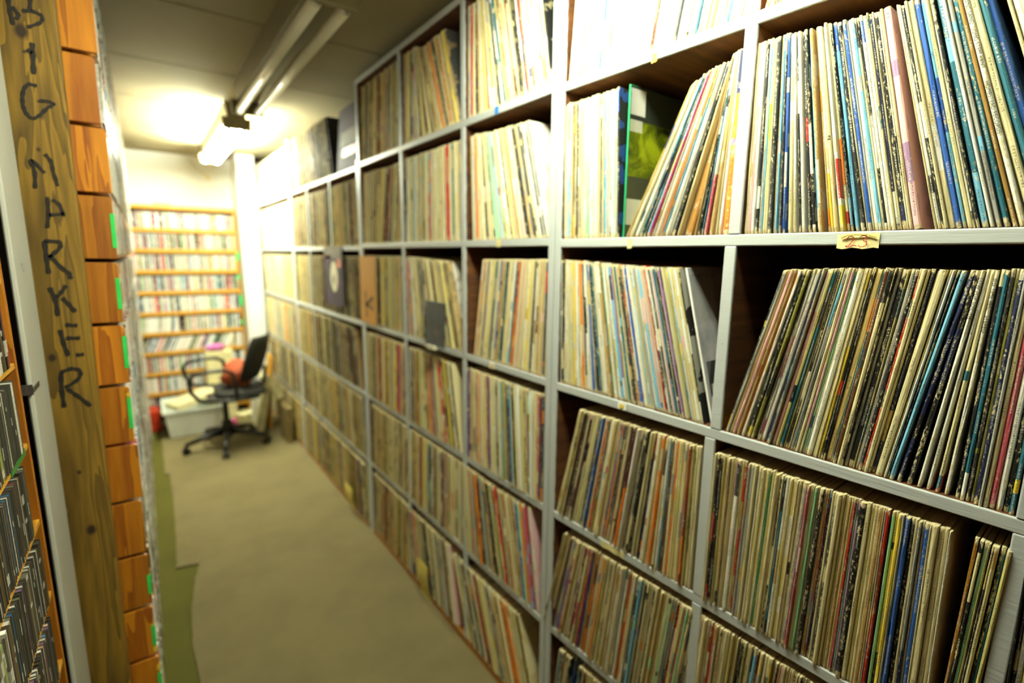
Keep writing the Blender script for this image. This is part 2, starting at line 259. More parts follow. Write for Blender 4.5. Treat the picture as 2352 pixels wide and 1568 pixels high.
  ('n7', 'N', -0.91, -1.28, 0.7507, [(-0.479, 0.015), (-0.556, -0.021)], [], ''),
  ('n7', 'N', -0.91, -1.28, 1.1095, [(-0.484, 0.015), (-0.549, -0.021)], [], ''),
  ('m01a', 'M', 1.4, 0.998, 1.844, [(1.361, 0.005), (1.211, -0.233), (1.049, -0.191)], [(1.3862, 6, 'tan', 'cream'), (1.3585, 12, 'black', 'charcoal'), (1.311, 12, 'yellowish', 'cream'), (1.2648, 6, 'purple', 'yellow', ((0, 0.06, 'white'), (0.06, 0.12, 'yellow'), (0.12, 0.16, 'orange'), (0.16, 0.32, 'purple')), None), (1.207, 5, 'teal', 'cream'), (1.1078, 3.5, 'purple', 'purple'), (1.0905, 5, 'white', 'white'), (1.084, 3, 'blue', 'blue')], ''),
  ('m12a', 'M', 1.374, 0.998, 1.479, [(1.35, -0.037), (1.207, -0.216), (1.029, -0.281)], [(1.347, 8, 'orange', 'orange'), (1.3214, 3, 'rust', 'gray'), (1.299, 7, 'black', 'white'), (1.2699, 5, 'white', 'orange'), (1.2417, 5, 'mint', 'mint'), (1.2054, 5, 'cream', 'red'), (1.0948, 7, 'black', 'charcoal'), (1.079, 4, 'lightblue', 'white'), (1.0351, 4, 'teal', 'orange'), (1.0191, 5, 'gray', 'white')], 'top'),
  ('m23a', 'M', 1.372, 0.998, 1.1105, [(1.368, 0.172), (1.251, 0.132), (1.139, 0.113), (1.019, 0.027)], [(1.3638, 6, 'orangey', 'cream'), (1.3449, 5, 'cream', 'cream'), (1.3269, 3, 'purple', 'gray'), (1.2804, 5, 'teal', 'gray'), (1.2507, 4, 'white', 'black'), (1.2381, 4, 'goldbrown', 'goldbrown'), (1.2171, 7, 'black', 'charcoal'), (1.1889, 4, 'white', 'lightblue'), (1.1569, 4, 'red', 'orange'), (1.0572, 5, 'cream', 'brown'), (1.0131, 5, 'navy', 'red')], ''),
  ('m34a', 'M', 1.4, 0.998, 0.75, [(1.395, 0.008), (1.199, -0.051), (1.097, -0.089), (1.007, -0.001)], [(1.3924, 5, 'purple', 'cream'), (1.3694, 6, 'tan', 'tan'), (1.3467, 4, 'brown', 'black'), (1.2863, 6, 'yellow', 'tan'), (1.2655, 5, 'blue', 'lightblue'), (1.1892, 4, 'lightblue', 'gray'), (1.165, 5, 'rust', 'red'), (1.139, 6, 'navy', 'teal'), (1.0963, 7, 'white', 'white'), (1.0582, 5, 'pink', 'cream'), (1.0047, 5, 'charcoal', 'orange')], ''),
  ('m45a', 'M', 1.4, 0.998, 0.399, [(1.384, -0.092), (1.17, -0.254), (1.046, -0.165)], [(1.351, 4, 'orange', 'tan'), (1.2803, 4, 'rust', 'orange'), (1.2031, 4, 'orange', 'tan'), (1.1259, 4, 'rust', 'cream'), (1.0723, 4, 'blue', 'gray'), (1.0541, 5, 'orange', 'tan'), (1.0128, 7, 'white', 'cream')], ''),
  ('m56a', 'M', 1.4, 0.998, 0.035, [(1.221, -0.361), (1.031, -0.336)], [(1.3151, 8, 'cream', 'tan'), (1.2609, 9, 'magenta', 'magenta', ((0, 0.25, 'magenta'), (0.25, 0.32, 'white')), None), (1.2051, 6, 'cream', 'gray'), (1.0982, 5, 'maroon', 'orange'), (1.0523, 7, 'tan', 'cream'), (0.9703, 12, 'cream', 'yellow')], ''),
  ('m01b', 'M', 1.875, 1.432, 1.844, [(1.788, 0.055), (1.613, -0.371), (1.465, -0.312)], [(1.8181, 4, 'brown', 'charcoal'), (1.7295, 8, 'black', 'black'), (1.6328, 5, 'cream', 'tan'), (1.5812, 4, 'black', 'black'), (1.5588, 8, 'orange', 'orange'), (1.5259, 6, 'charcoal', 'charcoal'), (1.4867, 6, 'tan', 'cream')], 'dim'),
  ('m12b', 'M', 1.875, 1.432, 1.479, [(1.808, 0.055), (1.458, -0.034)], [(1.8353, 8, 'cream', 'orange'), (1.7923, 9, 'lightblue', 'lightblue'), (1.7655, 4, 'cream', 'brown'), (1.739, 4, 'tan', 'tan'), (1.635, 7, 'mint', 'mint'), (1.5496, 8, 'cream', 'cream'), (1.5227, 7, 'cream', 'cream'), (1.4925, 6, 'teal', 'gray')], ''),
  ('m23b', 'M', 1.875, 1.432, 1.1105, [(1.827, -0.074), (1.621, -0.235), (1.468, -0.298)], [(1.8102, 7, 'white', 'cream'), (1.7936, 4, 'cream', 'cream'), (1.7043, 5, 'navy', 'tan'), (1.5935, 6, 'black', 'black'), (1.5244, 6, 'cream', 'red'), (1.488, 6, 'orange', 'tan'), (1.4754, 5, 'maroon', 'tan')], ''),
  ('m34b', 'M', 1.88, 1.432, 0.75, [(1.848, 0.055), (1.498, -0.193)], [(1.7829, 4, 'charcoal', 'teal'), (1.6301, 5, 'rust', 'cream'), (1.5648, 4, 'cream', 'red'), (1.5049, 5, 'yellow', 'tan')], ''),
  ('m45b', 'M', 1.88, 1.432, 0.399, [(1.867, 0.055), (1.475, 0.016)], [(1.7828, 5, 'rust', 'rust'), (1.7424, 4, 'cream', 'cream'), (1.6654, 5, 'rust', 'rust'), (1.6106, 6, 'cream', 'cream'), (1.5753, 7, 'rose', 'magenta'), (1.5243, 6, 'cream', 'white'), (1.4692, 4, 'rust', 'maroon'), (1.4506, 6, 'gray', 'blue')], ''),
  ('m56b', 'M', 1.85, 1.48, 0.035, [(1.871, -0.241), (1.599, -0.179)], [(2.0527, 9, 'white', 'orange', ((0, 0.14, 'orange'), (0.14, 0.32, 'cream')), None), (1.8773, 10, 'navy', 'cream'), (1.8113, 6, 'cream', 'gray'), (1.7433, 6, 'blue', 'cream'), (1.6362, 8, 'brown', 'cream'), (1.5428, 14, 'maroon', 'brown')], ''),
  ('m01c', 'M', 2.34, 1.905, 1.844, [(2.207, 0.103), (1.948, 0.073)], [(2.2597, 8, 'brown', 'black'), (2.1312, 5, 'orange', 'yellow'), (2.0972, 4, 'yellow', 'red'), (2.0135, 6, 'teal', 'tan'), (1.9059, 5, 'cream', 'cream')], 'dim'),
  ('m12c', 'M', 2.34, 1.905, 1.479, [(2.245, 0.103), (2.095, 0.243), (1.932, 0.12)], [(2.1687, 4, 'yellow', 'orange'), (2.0771, 4, 'black', 'black'), (2.0228, 9, 'manila', 'yellow'), (1.9362, 5, 'cream', 'orange')], 'dim'),
  ('m23c', 'M', 2.34, 1.905, 1.1105, [(2.12, 0.047), (1.933, 0.036)], [(2.1587, 9, 'cream', 'cream'), (2.034, 6, 'brown', 'charcoal'), (1.975, 7, 'black', 'green'), (1.9216, 6, 'yellow', 'olive')], 'dim'),
  ('m34c', 'M', 2.34, 1.905, 0.75, [(2.269, 0.02), (1.935, 0.064)], [(2.198, 6, 'cream', 'rose'), (2.1642, 5, 'rose', 'magenta'), (2.1205, 5, 'yellow', 'olive'), (2.0811, 5, 'orange', 'tan'), (2.0246, 6, 'cream', 'tan'), (1.9936, 6, 'orange', 'orange'), (1.9655, 5, 'magenta', 'purple')], 'dim'),
  ('m45c', 'M', 2.34, 1.905, 0.399, [(2.286, 0.096), (1.958, 0.064)], [(2.2625, 5, 'rust', 'tan'), (2.1842, 6, 'tan', 'rust'), (2.064, 5, 'cream', 'cream'), (1.9261, 6, 'rust', 'cream')], 'dim'),
  ('m56c', 'M', 2.34, 1.905, 0.035, [(2.329, 0.049), (2.005, 0.066)], [(2.3348, 9, 'black', 'navy'), (2.1565, 7, 'charcoal', 'black'), (2.0784, 9, 'white', 'orange', ((0, 0.14, 'orange'), (0.14, 0.32, 'cream')), None)], 'dim'),
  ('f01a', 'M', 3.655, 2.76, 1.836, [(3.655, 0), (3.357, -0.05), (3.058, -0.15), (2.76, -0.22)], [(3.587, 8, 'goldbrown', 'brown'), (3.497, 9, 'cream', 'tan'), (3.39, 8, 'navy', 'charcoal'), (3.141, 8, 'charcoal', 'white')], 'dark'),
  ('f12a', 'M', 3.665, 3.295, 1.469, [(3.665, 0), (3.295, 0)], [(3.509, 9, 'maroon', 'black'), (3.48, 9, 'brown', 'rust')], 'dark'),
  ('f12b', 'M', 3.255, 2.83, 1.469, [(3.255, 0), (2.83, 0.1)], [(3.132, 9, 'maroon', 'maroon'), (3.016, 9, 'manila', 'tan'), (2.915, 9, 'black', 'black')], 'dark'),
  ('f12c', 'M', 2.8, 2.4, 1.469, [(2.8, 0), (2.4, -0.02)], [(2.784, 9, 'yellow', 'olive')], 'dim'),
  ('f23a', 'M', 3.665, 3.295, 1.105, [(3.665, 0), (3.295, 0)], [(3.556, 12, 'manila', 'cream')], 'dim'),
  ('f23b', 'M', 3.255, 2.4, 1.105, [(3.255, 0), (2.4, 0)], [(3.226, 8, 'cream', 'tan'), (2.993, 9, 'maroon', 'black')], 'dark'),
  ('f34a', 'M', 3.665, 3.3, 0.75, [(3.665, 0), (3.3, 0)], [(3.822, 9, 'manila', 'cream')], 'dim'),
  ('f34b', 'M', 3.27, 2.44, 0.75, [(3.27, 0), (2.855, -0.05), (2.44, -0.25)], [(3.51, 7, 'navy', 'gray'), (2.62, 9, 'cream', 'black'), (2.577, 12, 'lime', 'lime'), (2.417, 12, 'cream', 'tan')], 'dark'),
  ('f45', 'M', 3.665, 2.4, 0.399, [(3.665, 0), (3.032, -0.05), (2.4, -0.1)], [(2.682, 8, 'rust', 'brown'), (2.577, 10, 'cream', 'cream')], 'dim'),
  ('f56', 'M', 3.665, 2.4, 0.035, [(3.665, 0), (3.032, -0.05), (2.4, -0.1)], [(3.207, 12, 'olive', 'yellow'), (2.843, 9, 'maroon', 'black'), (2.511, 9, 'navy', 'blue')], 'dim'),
  ('g01', 'M', 4.8, 3.75, 1.836, [(4.8, 0), (3.75, 0)], [(3.988, 12, 'orangey', 'tan'), (3.881, 9, 'charcoal', 'black')], 'bright'),
  ('g12', 'M', 4.8, 3.75, 1.469, [(4.8, -0.12), (4.275, 0), (3.75, 0)], [(4.415, 25, 'white', 'white'), (4.161, 25, 'white', 'cream')], 'bright'),
  ('g23', 'M', 4.8, 3.75, 1.105, [(4.8, -0.1), (4.275, -0.1), (3.75, -0.06)], [(4.711, 20, 'yellowish', 'cream'), (4.103, 10, 'charcoal', 'yellow'), (4.01, 16, 'red', 'red'), (3.884, 8, 'gray', 'cream')], ''),
  ('g34', 'M', 4.8, 3.75, 0.75, [(4.8, 0), (3.75, 0)], [(4.186, 15, 'manila', 'cream')], ''),
  ('g45', 'M', 4.8, 3.75, 0.399, [(4.8, 0), (3.75, 0)], [(4.193, 14, 'maroon', 'navy')], 'dim'),
  ('g56', 'M', 4.8, 3.75, 0.035, [(4.8, 0), (3.75, 0)], [], 'dim'),
]
LETTERS = {
  'B': [[(-0.1637, 1.9136), (-0.1636, 1.8875), (-0.1617, 1.8671)], [(-0.146, 1.8968), (-0.1276, 1.8994), (-0.1174, 1.8934), (-0.122, 1.8811), (-0.1411, 1.8684)], [(-0.1309, 1.9259), (-0.1344, 1.9008)], [(-0.1603, 1.9007), (-0.152, 1.8875), (-0.1574, 1.8783)]],
  'I': [[(-0.1379, 1.8406), (-0.1396, 1.8147), (-0.1419, 1.7819)], [(-0.1471, 1.8266), (-0.1401, 1.821)]],
  'G': [[(-0.1398, 1.7603), (-0.1519, 1.7612), (-0.1601, 1.7499), (-0.1642, 1.7305), (-0.1637, 1.7126), (-0.1587, 1.7003), (-0.1514, 1.6973), (-0.1415, 1.7047), (-0.1279, 1.7212), (-0.1177, 1.7296), (-0.1278, 1.7337), (-0.1411, 1.7313)]],
  'M': [[(-0.1647, 1.5596), (-0.1618, 1.5916), (-0.165, 1.6159), (-0.1467, 1.5914)], [(-0.1425, 1.6296), (-0.1347, 1.6159), (-0.133, 1.5945), (-0.1292, 1.567)]],
  'A': [[(-0.1548, 1.4805), (-0.1496, 1.51), (-0.1479, 1.5435)], [(-0.141, 1.5388), (-0.1305, 1.5289), (-0.1262, 1.5051)], [(-0.15, 1.5065), (-0.1255, 1.5114)]],
  'R': [[(-0.1631, 1.3858), (-0.1628, 1.4203), (-0.1625, 1.4535)], [(-0.1625, 1.4535), (-0.1388, 1.4514), (-0.1418, 1.4368), (-0.1594, 1.4203)], [(-0.1582, 1.4248), (-0.1394, 1.3947)], [(-0.1394, 1.3947), (-0.1298, 1.3854), (-0.1295, 1.3742)]],
  'K': [[(-0.165, 1.3565), (-0.1583, 1.3284), (-0.1584, 1.2957)], [(-0.1381, 1.3604), (-0.1482, 1.3448), (-0.1561, 1.3358)], [(-0.1472, 1.3345), (-0.1369, 1.3181), (-0.1285, 1.3024)]],
  'E': [[(-0.1581, 1.2653), (-0.1551, 1.2335), (-0.1501, 1.2069)], [(-0.1485, 1.276), (-0.1287, 1.2727)], [(-0.1502, 1.2465), (-0.1273, 1.2445)], [(-0.1377, 1.2075), (-0.1244, 1.208)]],
  'R.': [[(-0.1694, 1.0934), (-0.1693, 1.1281), (-0.1667, 1.1719)], [(-0.1667, 1.1719), (-0.1481, 1.1783), (-0.1349, 1.1707), (-0.1397, 1.1534), (-0.1633, 1.137)], [(-0.16, 1.1336), (-0.1438, 1.1141), (-0.1247, 1.0886)]],
}
KNOTS = [(-0.1521, 1.8593, 0.009), (-0.1521, 1.8215, 0.003), (-0.1516, 1.637, 0.004), (-0.1607, 0.9379, 0.004), (-0.154, 0.794, 0.008), (-0.1773, 1.2051, 0.006)]
POSTX = -0.129
KNOTS_L = [(-0.0555, 1.8586, 0.009), (-0.0549, 1.8208, 0.003), (-0.0512, 1.6364, 0.004), (-0.0481, 0.9372, 0.004), (-0.0389, 0.7934, 0.008), (-0.0693, 1.2041, 0.006)]
# ================================================================ colours
CN={'cream':'d2c797','white':'e0dfd0','gray':'9c9c92','charcoal':'3a3a37','black':'141412','tan':'b79a62','brown':'5f3b1c',
'blue':'2456a8','lightblue':'74b4d2','teal':'1f6374','navy':'161f45','red':'b8241c','rose':'b8505c','pink':'e0b0b0','magenta':'b42864',
'orange':'e8821a','yellow':'e8cc3a','olive':'8c8a3a','green':'3c8c4c','mint':'98d4a4','purple':'5c3468','mauve':'9a7898','rust':'94421f',
'maroon':'561418','goldbrown':'9a6a1c','manila':'d2b86e','cardboard':'ab7f3c','corrugated':'94702f','yellowish':'cabd72','orangey':'d8965a','lime':'9cc818'}
PAL=[('cream',34),('white',13),('gray',8),('black',10),('tan',8),('charcoal',5),('blue',2.5),('lightblue',3),('teal',3),('navy',2.5),('red',1.6),
('rose',1),('pink',2),('yellow',1.6),('orange',1.6),('mint',1.6),('olive',2),('brown',2),('rust',1),('yellowish',6),('purple',1),('mauve',1)]
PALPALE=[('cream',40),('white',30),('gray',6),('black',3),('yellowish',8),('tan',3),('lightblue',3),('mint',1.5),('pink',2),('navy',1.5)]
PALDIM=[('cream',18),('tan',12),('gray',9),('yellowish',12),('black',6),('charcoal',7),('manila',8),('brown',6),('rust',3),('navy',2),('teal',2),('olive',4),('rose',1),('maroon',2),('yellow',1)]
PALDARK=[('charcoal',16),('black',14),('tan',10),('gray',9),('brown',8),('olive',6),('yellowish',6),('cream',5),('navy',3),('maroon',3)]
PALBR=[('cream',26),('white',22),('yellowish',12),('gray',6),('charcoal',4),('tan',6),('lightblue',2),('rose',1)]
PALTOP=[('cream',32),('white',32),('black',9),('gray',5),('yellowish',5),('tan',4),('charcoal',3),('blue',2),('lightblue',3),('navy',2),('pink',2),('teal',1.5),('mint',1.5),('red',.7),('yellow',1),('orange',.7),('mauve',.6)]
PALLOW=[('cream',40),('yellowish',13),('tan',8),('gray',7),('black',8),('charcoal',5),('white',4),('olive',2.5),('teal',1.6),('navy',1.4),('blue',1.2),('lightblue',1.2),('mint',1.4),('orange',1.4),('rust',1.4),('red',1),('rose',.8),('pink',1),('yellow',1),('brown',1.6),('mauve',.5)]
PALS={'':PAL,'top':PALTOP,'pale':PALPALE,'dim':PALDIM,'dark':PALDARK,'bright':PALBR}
WORD={'charcoal':'charcoal','lightblue':'light blue','goldbrown':'golden brown','corrugated':'corrugated cardboard','yellowish':'pale yellow','orangey':'pale orange','lime':'lime green'}
def pick(rng,pal):
    t=rng.random()*sum(w for _,w in pal)
    for n,w in pal:
        t-=w
        if t<=0: return n
    return pal[0][0]
# ================================================================ sleeve generator
def sleeve(rng,t,h,d,c1,c2,fine,bands=None):
    """one record sleeve standing upright; x into the shelf, y thickness, z height, spine at x=0"""
    prof=[(.0026,0.),(.0007,t*.16),(0.,t*.5),(.0007,t*.84),(.0026,t)]
    prof+= [(d,t),(d,0.)] if not fine else [(d*.5,t),(d,t),(d,0.),(d*.5,0.)]
    n=len(prof)
    if fine: zs=[0,.0015,.006]+[.006+(h-.012)*k/9 for k in range(1,9)]+[h-.006,h-.0015,h]
    else: zs=[0,.003,h-.003,h]
    if bands: zs=sorted(set([round(z,4) for z in zs]+[round(min(b,h-.0005),4) for bb in bands for b in bb[:2]]))
    V=[];F=[];RL=[];C1=[];Q=[]
    for z in zs:
        e=max(0,1-min(z,h-z)/.004)
        for i,(x,y) in enumerate(prof):
            sp=i<5
            jx=(rng.uniform(-.0004,.0005) if fine and sp else 0)+(e*.0012 if sp else 0)
            jy=(rng.uniform(-.12,.12)*t*.5 if fine and sp and 0<i<4 else 0)
            V.append((x+jx,y+jy,z)); Q.append((min(1,max(0,y/t)),z,x))
    for k in range(len(zs)-1):
        zc=(zs[k]+zs[k+1])/2; c=c1
        if bands:
            for z0,z1,cn in bands:
                if z0<=zc<z1: c=cn
        for i in range(n):
            j=(i+1)%n
            F.append((k*n+i,k*n+j,(k+1)*n+j,(k+1)*n+i)); RL.append(0 if i<4 else (2 if (i==5 and not fine) or (i==6 and fine) else 1)); C1.append(c)
    F.append(tuple(range(n))[::-1]); RL.append(2); C1.append(c1)
    F.append(tuple((len(zs)-1)*n+i for i in range(n))); RL.append(2); C1.append(c1)
    F=[f[::-1] for f in F]
    return V,F,RL,C1,Q
RGB={k:srgb(v) for k,v in CN.items()}
def set_attrs(me,RL,C1,C2,SD,Q):
    nf=len(me.polygons)
    a=me.attributes.new('rl','FLOAT','FACE'); a.data.foreach_set('value',np.asarray(RL,dtype=np.float32))
    a=me.attributes.new('sd','FLOAT','FACE'); a.data.foreach_set('value',np.asarray(SD,dtype=np.float32))
    for nm,C in (('c1',C1),('c2',C2)):
        arr=np.ones((nf,4),dtype=np.float32); arr[:,:3]=np.asarray([RGB[c] for c in C],dtype=np.float32)
        a=me.attributes.new(nm,'FLOAT_COLOR','FACE'); a.data.foreach_set('color',arr.ravel())
    a=me.attributes.new('q','FLOAT_VECTOR','POINT'); a.data.foreach_set('vector',np.asarray(Q,dtype=np.float32).ravel())
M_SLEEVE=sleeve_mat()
class Bulk:
    def __init__(s): s.V=[];s.F=[];s.RL=[];s.C1=[];s.C2=[];s.SD=[];s.Q=[];s.count=0
    def add(s,M,V,F,RL,C1,c2,sd,Q):
        b=len(s.V); s.V+=[tuple(M@Vector(v)) for v in V]; s.F+=[tuple(b+i for i in f) for f in F]
        s.RL+=RL; s.C1+=C1; s.C2+=[c2]*len(F); s.SD+=[sd]*len(F); s.Q+=Q; s.count+=1
    def build(s,name,mat):
        me=bpy.data.meshes.new(name); me.from_pydata(s.V,[],s.F); me.materials.append(mat)
        set_attrs(me,s.RL,s.C1,s.C2,s.SD,s.Q); me.update()
        o=bpy.data.objects.new(name,me); COL.objects.link(o); return o
LPS=Bulk()
# ================================================================ frames
UN=math.radians(2.1316)
FRAME={'N':Matrix.Translation((.84,.9828,0))@Matrix.Rotation(UN,4,'Z'),'M':Matrix.Translation((.84,0,0))}
BAYNAME={'lime':'in the bay with the lime cover','above':'in the bay above the number tag',
'underlime':'in the bay below the lime cover','below':'in the bay below the number tag'}
GROUP={'lime':'records beside the lime picture cover','above':'records above the number tag','underlime':'records below the lime picture cover','below':'records below the number tag'}
ORD=lambda n:'%d%s'%(n,'th' if 10<=n%100<=20 else {1:'st',2:'nd',3:'rd'}.get(n%10,'th'))
counts={}
SPECIAL_TEXT=[]
def interp(an,s,k=1):
    if s>=an[0][0]: return an[0][k]
    for (a,b) in zip(an,an[1:]):
        if s>=b[0]:
            f=(a[0]-s)/max(1e-6,a[0]-b[0]); return a[k]+(b[k]-a[k])*f
    return an[-1][k]
def fill(bay,idx):
    key,fr,s0,s1,zb,an,spec,opt=bay
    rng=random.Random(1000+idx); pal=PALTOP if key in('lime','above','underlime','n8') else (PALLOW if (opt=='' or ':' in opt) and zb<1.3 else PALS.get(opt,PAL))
    gap=None
    if opt.startswith('gap:'): gap=tuple(float(v) for v in opt[4:].split(':'))
    indiv=key in BAYNAME; F=FRAME[fr]; p=s0-.0008; spec=list(spec); h0=.3135
    t_mu=.0042 if fr=='N' else (.0052 if (s0<2.3) else .0065)
    pal_run=None
    while p>s1+.0025:
        if gap and gap[1]<p<gap[0]: p=gap[1]; 
        bands=None; text=None; isspec=False
        while spec and spec[0][0]>p+(.012 if fr=='N' else .05): spec.pop(0)
        if spec and p-spec[0][1]*.0005<=spec[0][0]:
            q=spec.pop(0); isspec=True; t=q[1]/1000*(.92 if fr=='N' else 1.25); c1,c2=q[2],q[3]; text=q[5] if len(q)>5 else None
            if len(q)>4 and q[4]:
                bands=q[4] if isinstance(q[4][0],(tuple,list)) else None
        else:
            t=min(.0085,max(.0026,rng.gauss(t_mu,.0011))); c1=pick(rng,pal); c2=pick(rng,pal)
            if spec: t=min(t,max(.0022,p-spec[0][0]-spec[0][1]*.0005)) if p-spec[0][0]<.009 else t
        th=interp(an,p)
        dth=(interp(an,p-.02)-th)/.02      # change of lean going towards the near end
        h=h0+rng.uniform(-.0018,.0012)
        step=t/math.cos(th)
        # towards the near end: top moves by 1+h*cos*dth per unit of bottom
        g=1+h*math.cos(th)*dth*1.0 if dth<0 else 1.0
        step_b=step/max(.45,g)
        nb=p-step   # near-bottom corner
        if nb<s1: break
        depth=rng.uniform(-.005,.004) if zb<1 else rng.uniform(.004,.010)
        if rng.random()<.06: depth-=.005
        if rng.random()<.05: depth+=.012
        w=rng.gauss(0,.004)
        jit=th+(rng.gauss(0,.002) if abs(th)>.02 else 0)
        z0=zb+ (0 if jit>=0 else t*math.sin(-jit)) +.0004
        M=F@Matrix.Translation((depth,nb,z0))@Matrix.Rotation(jit,4,'X')@Matrix.Rotation(w*.3,4,'Z')
        fine=indiv or (fr=='N')
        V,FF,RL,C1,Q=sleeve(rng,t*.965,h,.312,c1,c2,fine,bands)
        sd=rng.random()
        if isspec: sd=(int(sd*7)+(.25+.4*rng.random() if c1 in ('black','navy','charcoal') else .6+.35*rng.random() if zb>1 else .4+.5*rng.random()))/7.31
        if text: sd=-sd
        if indiv:
            counts[key]=counts.get(key,0)+1; n=counts[key]
            me=bpy.data.meshes.new('record_sleeve'); me.from_pydata(V,[],FF); me.materials.append(M_SLEEVE)
            set_attrs(me,RL,C1,[c2]*len(FF),[sd]*len(FF),Q); me.update()
            o=bpy.data.objects.new('record_sleeve',me); COL.objects.link(o); o.matrix_world=M
            cw=WORD.get(c1,c1); c2w=WORD.get(c2,c2)
            lab='%s record sleeve, %s from left %s'%(cw if c1==c2 or len(cw.split())+len(c2w.split())>3 else '%s and %s'%(cw,c2w),ORD(n),BAYNAME[key])
            tag(o,lab,'record',GROUP[key])
            if text: spine_text(o,text,t,h)
        else:
            LPS.add(M,V,FF,RL,C1,c2,sd,Q)
        p-= step_b+.00012
M_INK=plain('black_ink','15130f',.6)
def spine_text(o,txt,t,h):
    cu=bpy.data.curves.new('spine_title','FONT'); cu.body=txt; cu.size=.0060; cu.extrude=.00005; cu.align_y='CENTER'; cu.space_character=1.12
    to=bpy.data.objects.new('t',cu); COL.objects.link(to)
    dg=bpy.context.evaluated_depsgraph_get(); me=bpy.data.meshes.new_from_object(to.evaluated_get(dg)); bpy.data.objects.remove(to)
    w=max(v.co.x for v in me.vertices); k=min(1.0,.29/w)
    # reads from the top downwards: text x -> -z, text y -> -y(local) ... seen from the aisle (-x)
    for v in me.vertices:
        x,y,z=v.co; v.co=(-.0006-z, t*.48-y*k*-1.0*-1.0, h-.010-x*k)
    me.materials.clear(); me.materials.append(M_INK)
    c=bpy.data.objects.new('spine_title',me); COL.objects.link(c); c.parent=o; c['label']='black lettering down the spine'
TEXTS={'above':[],'below':[]}
for b in BAYS:
    for q in b[6]:
        if len(q)>5 and q[5]: TEXTS[b[0]].append((q[0],q[5]))
for i,b in enumerate(BAYS): fill(b,i)
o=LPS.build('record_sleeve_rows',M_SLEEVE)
tag(o,'all the remaining rows of worn record sleeves packed in the grey cubby shelves','records',None,'stuff')
print('LP individuals',counts,'bulk',LPS.count)
# ================================================================ shelf units
M_SHELF=shelf_mat('grey_painted_edge_board','bac0bf','3c200c','70431a')
M_BACKP=plain('dark_back_panel','2a1c10',.8)
M_BASEW=wood('brown_base_board','6e4412','b07422','y')
NBz=[(.020,.040),(.379,.399),(.7307,.7507),(1.0895,1.1095),(1.455,1.475),(1.8165,1.8365),(2.178,2.198)]
MBz=[(.015,.035),(.379,.399),(.730,.750),(1.0905,1.1105),(1.459,1.479),(1.824,1.844),(2.180,2.200)]
DEP=.335
def unit(name,fr,label,y0,y1,boards,posts,label_parts=None,top=2.2,base='grey'):
    # posts: list of (y_lo,y_hi,z_lo,z_hi)
    r=bpy.data.objects.new(name,None); COL.objects.link(r); r.matrix_world=FRAME[fr]; tag(r,label,'shelf')
    for i,(z0,z1) in enumerate(boards):
        m=MB().box(0,DEP,y0,y1,z0,z1)
        o=m.build('shelf_board',[M_SHELF if i else M_BASEW],r,bevel=.0018,world=False)
    for (a,b,z0,z1) in posts:
        MB().box(-.0006,DEP,a,b,z0,z1).build('upright',[M_SHELF],r,bevel=.0018,world=False)
    MB().box(DEP,DEP+.006,y0,y1,.02,boards[-1][1] if top is None else top).build('back_panel',[M_BACKP],r,world=False)
    k=MB().box(.0,.018,y0+.001,y1-.001,0,boards[0][0]).build('kick_board',[M_BASEW],r,world=False)
    return r
def rows(B,extra=None): return [(B[i][1],B[i+1][0]) for i in range(len(B)-1)]
gp=.0003
NR=rows(NBz); MR=rows(MBz)
posts=[(-.033,-.0125,0,2.198)]+[(-.489+dy,-.4675+dy,a+gp,b-gp) for (a,b),dy in zip(NR,(.008,.012,.0125,.0035,-.001,-.001))]+[(-.9065,-.887,a+gp,b-gp) for a,b in NR[:4]]+[(-1.1195,-1.100,a+gp,b-gp) for a,b in NR[4:]]+[(-1.32,-1.30,0,2.198)]
N_UNIT=unit('record_shelf','N','grey edged plywood record shelf nearest the camera with the paper number tag',-1.2998,-.0332,NBz,posts,top=2.198)
posts=[(.9735,.994,0,2.2),(2.3455,2.367,0,2.2)]+[(1.4065,1.4285,a+gp,b-gp) for a,b in MR]+[(1.8775,1.8985,a+gp,b-gp) for a,b in MR]
M_UNIT=unit('record_shelf','M','middle grey edged record shelf with three columns of cubbies reaching the ceiling',.9942,2.3453,MBz,posts)
FBz=[(.015,.035),(.379,.399),(.730,.750),(1.085,1.105),(1.449,1.469),(1.816,1.836)]
FR=rows(FBz)+[(1.836,2.16)]
posts=[(2.3695,2.391,0,1.86),(3.675,3.70,0,2.17),(3.262,3.282,FR[4][0],FR[4][1]-gp),(2.805,2.825,FR[4][0],FR[4][1]-gp),(3.27,3.29,FR[3][0],FR[3][1]-gp)]+[(3.27,3.29,a+gp,b-gp) for a,b in FR[:3]]
F_UNIT=unit('record_shelf','M','low topped grey record shelf with open top row under the far ceiling lamp',2.3912,3.6748,FBz,posts,top=1.83)
posts=[(3.7025,3.727,0,2.17),(4.83,4.85,0,2.17)]
G_UNIT=unit('record_shelf','M','farthest brightly lit record shelf beside the white back wall',3.7272,4.8298,FBz,posts,top=1.83)
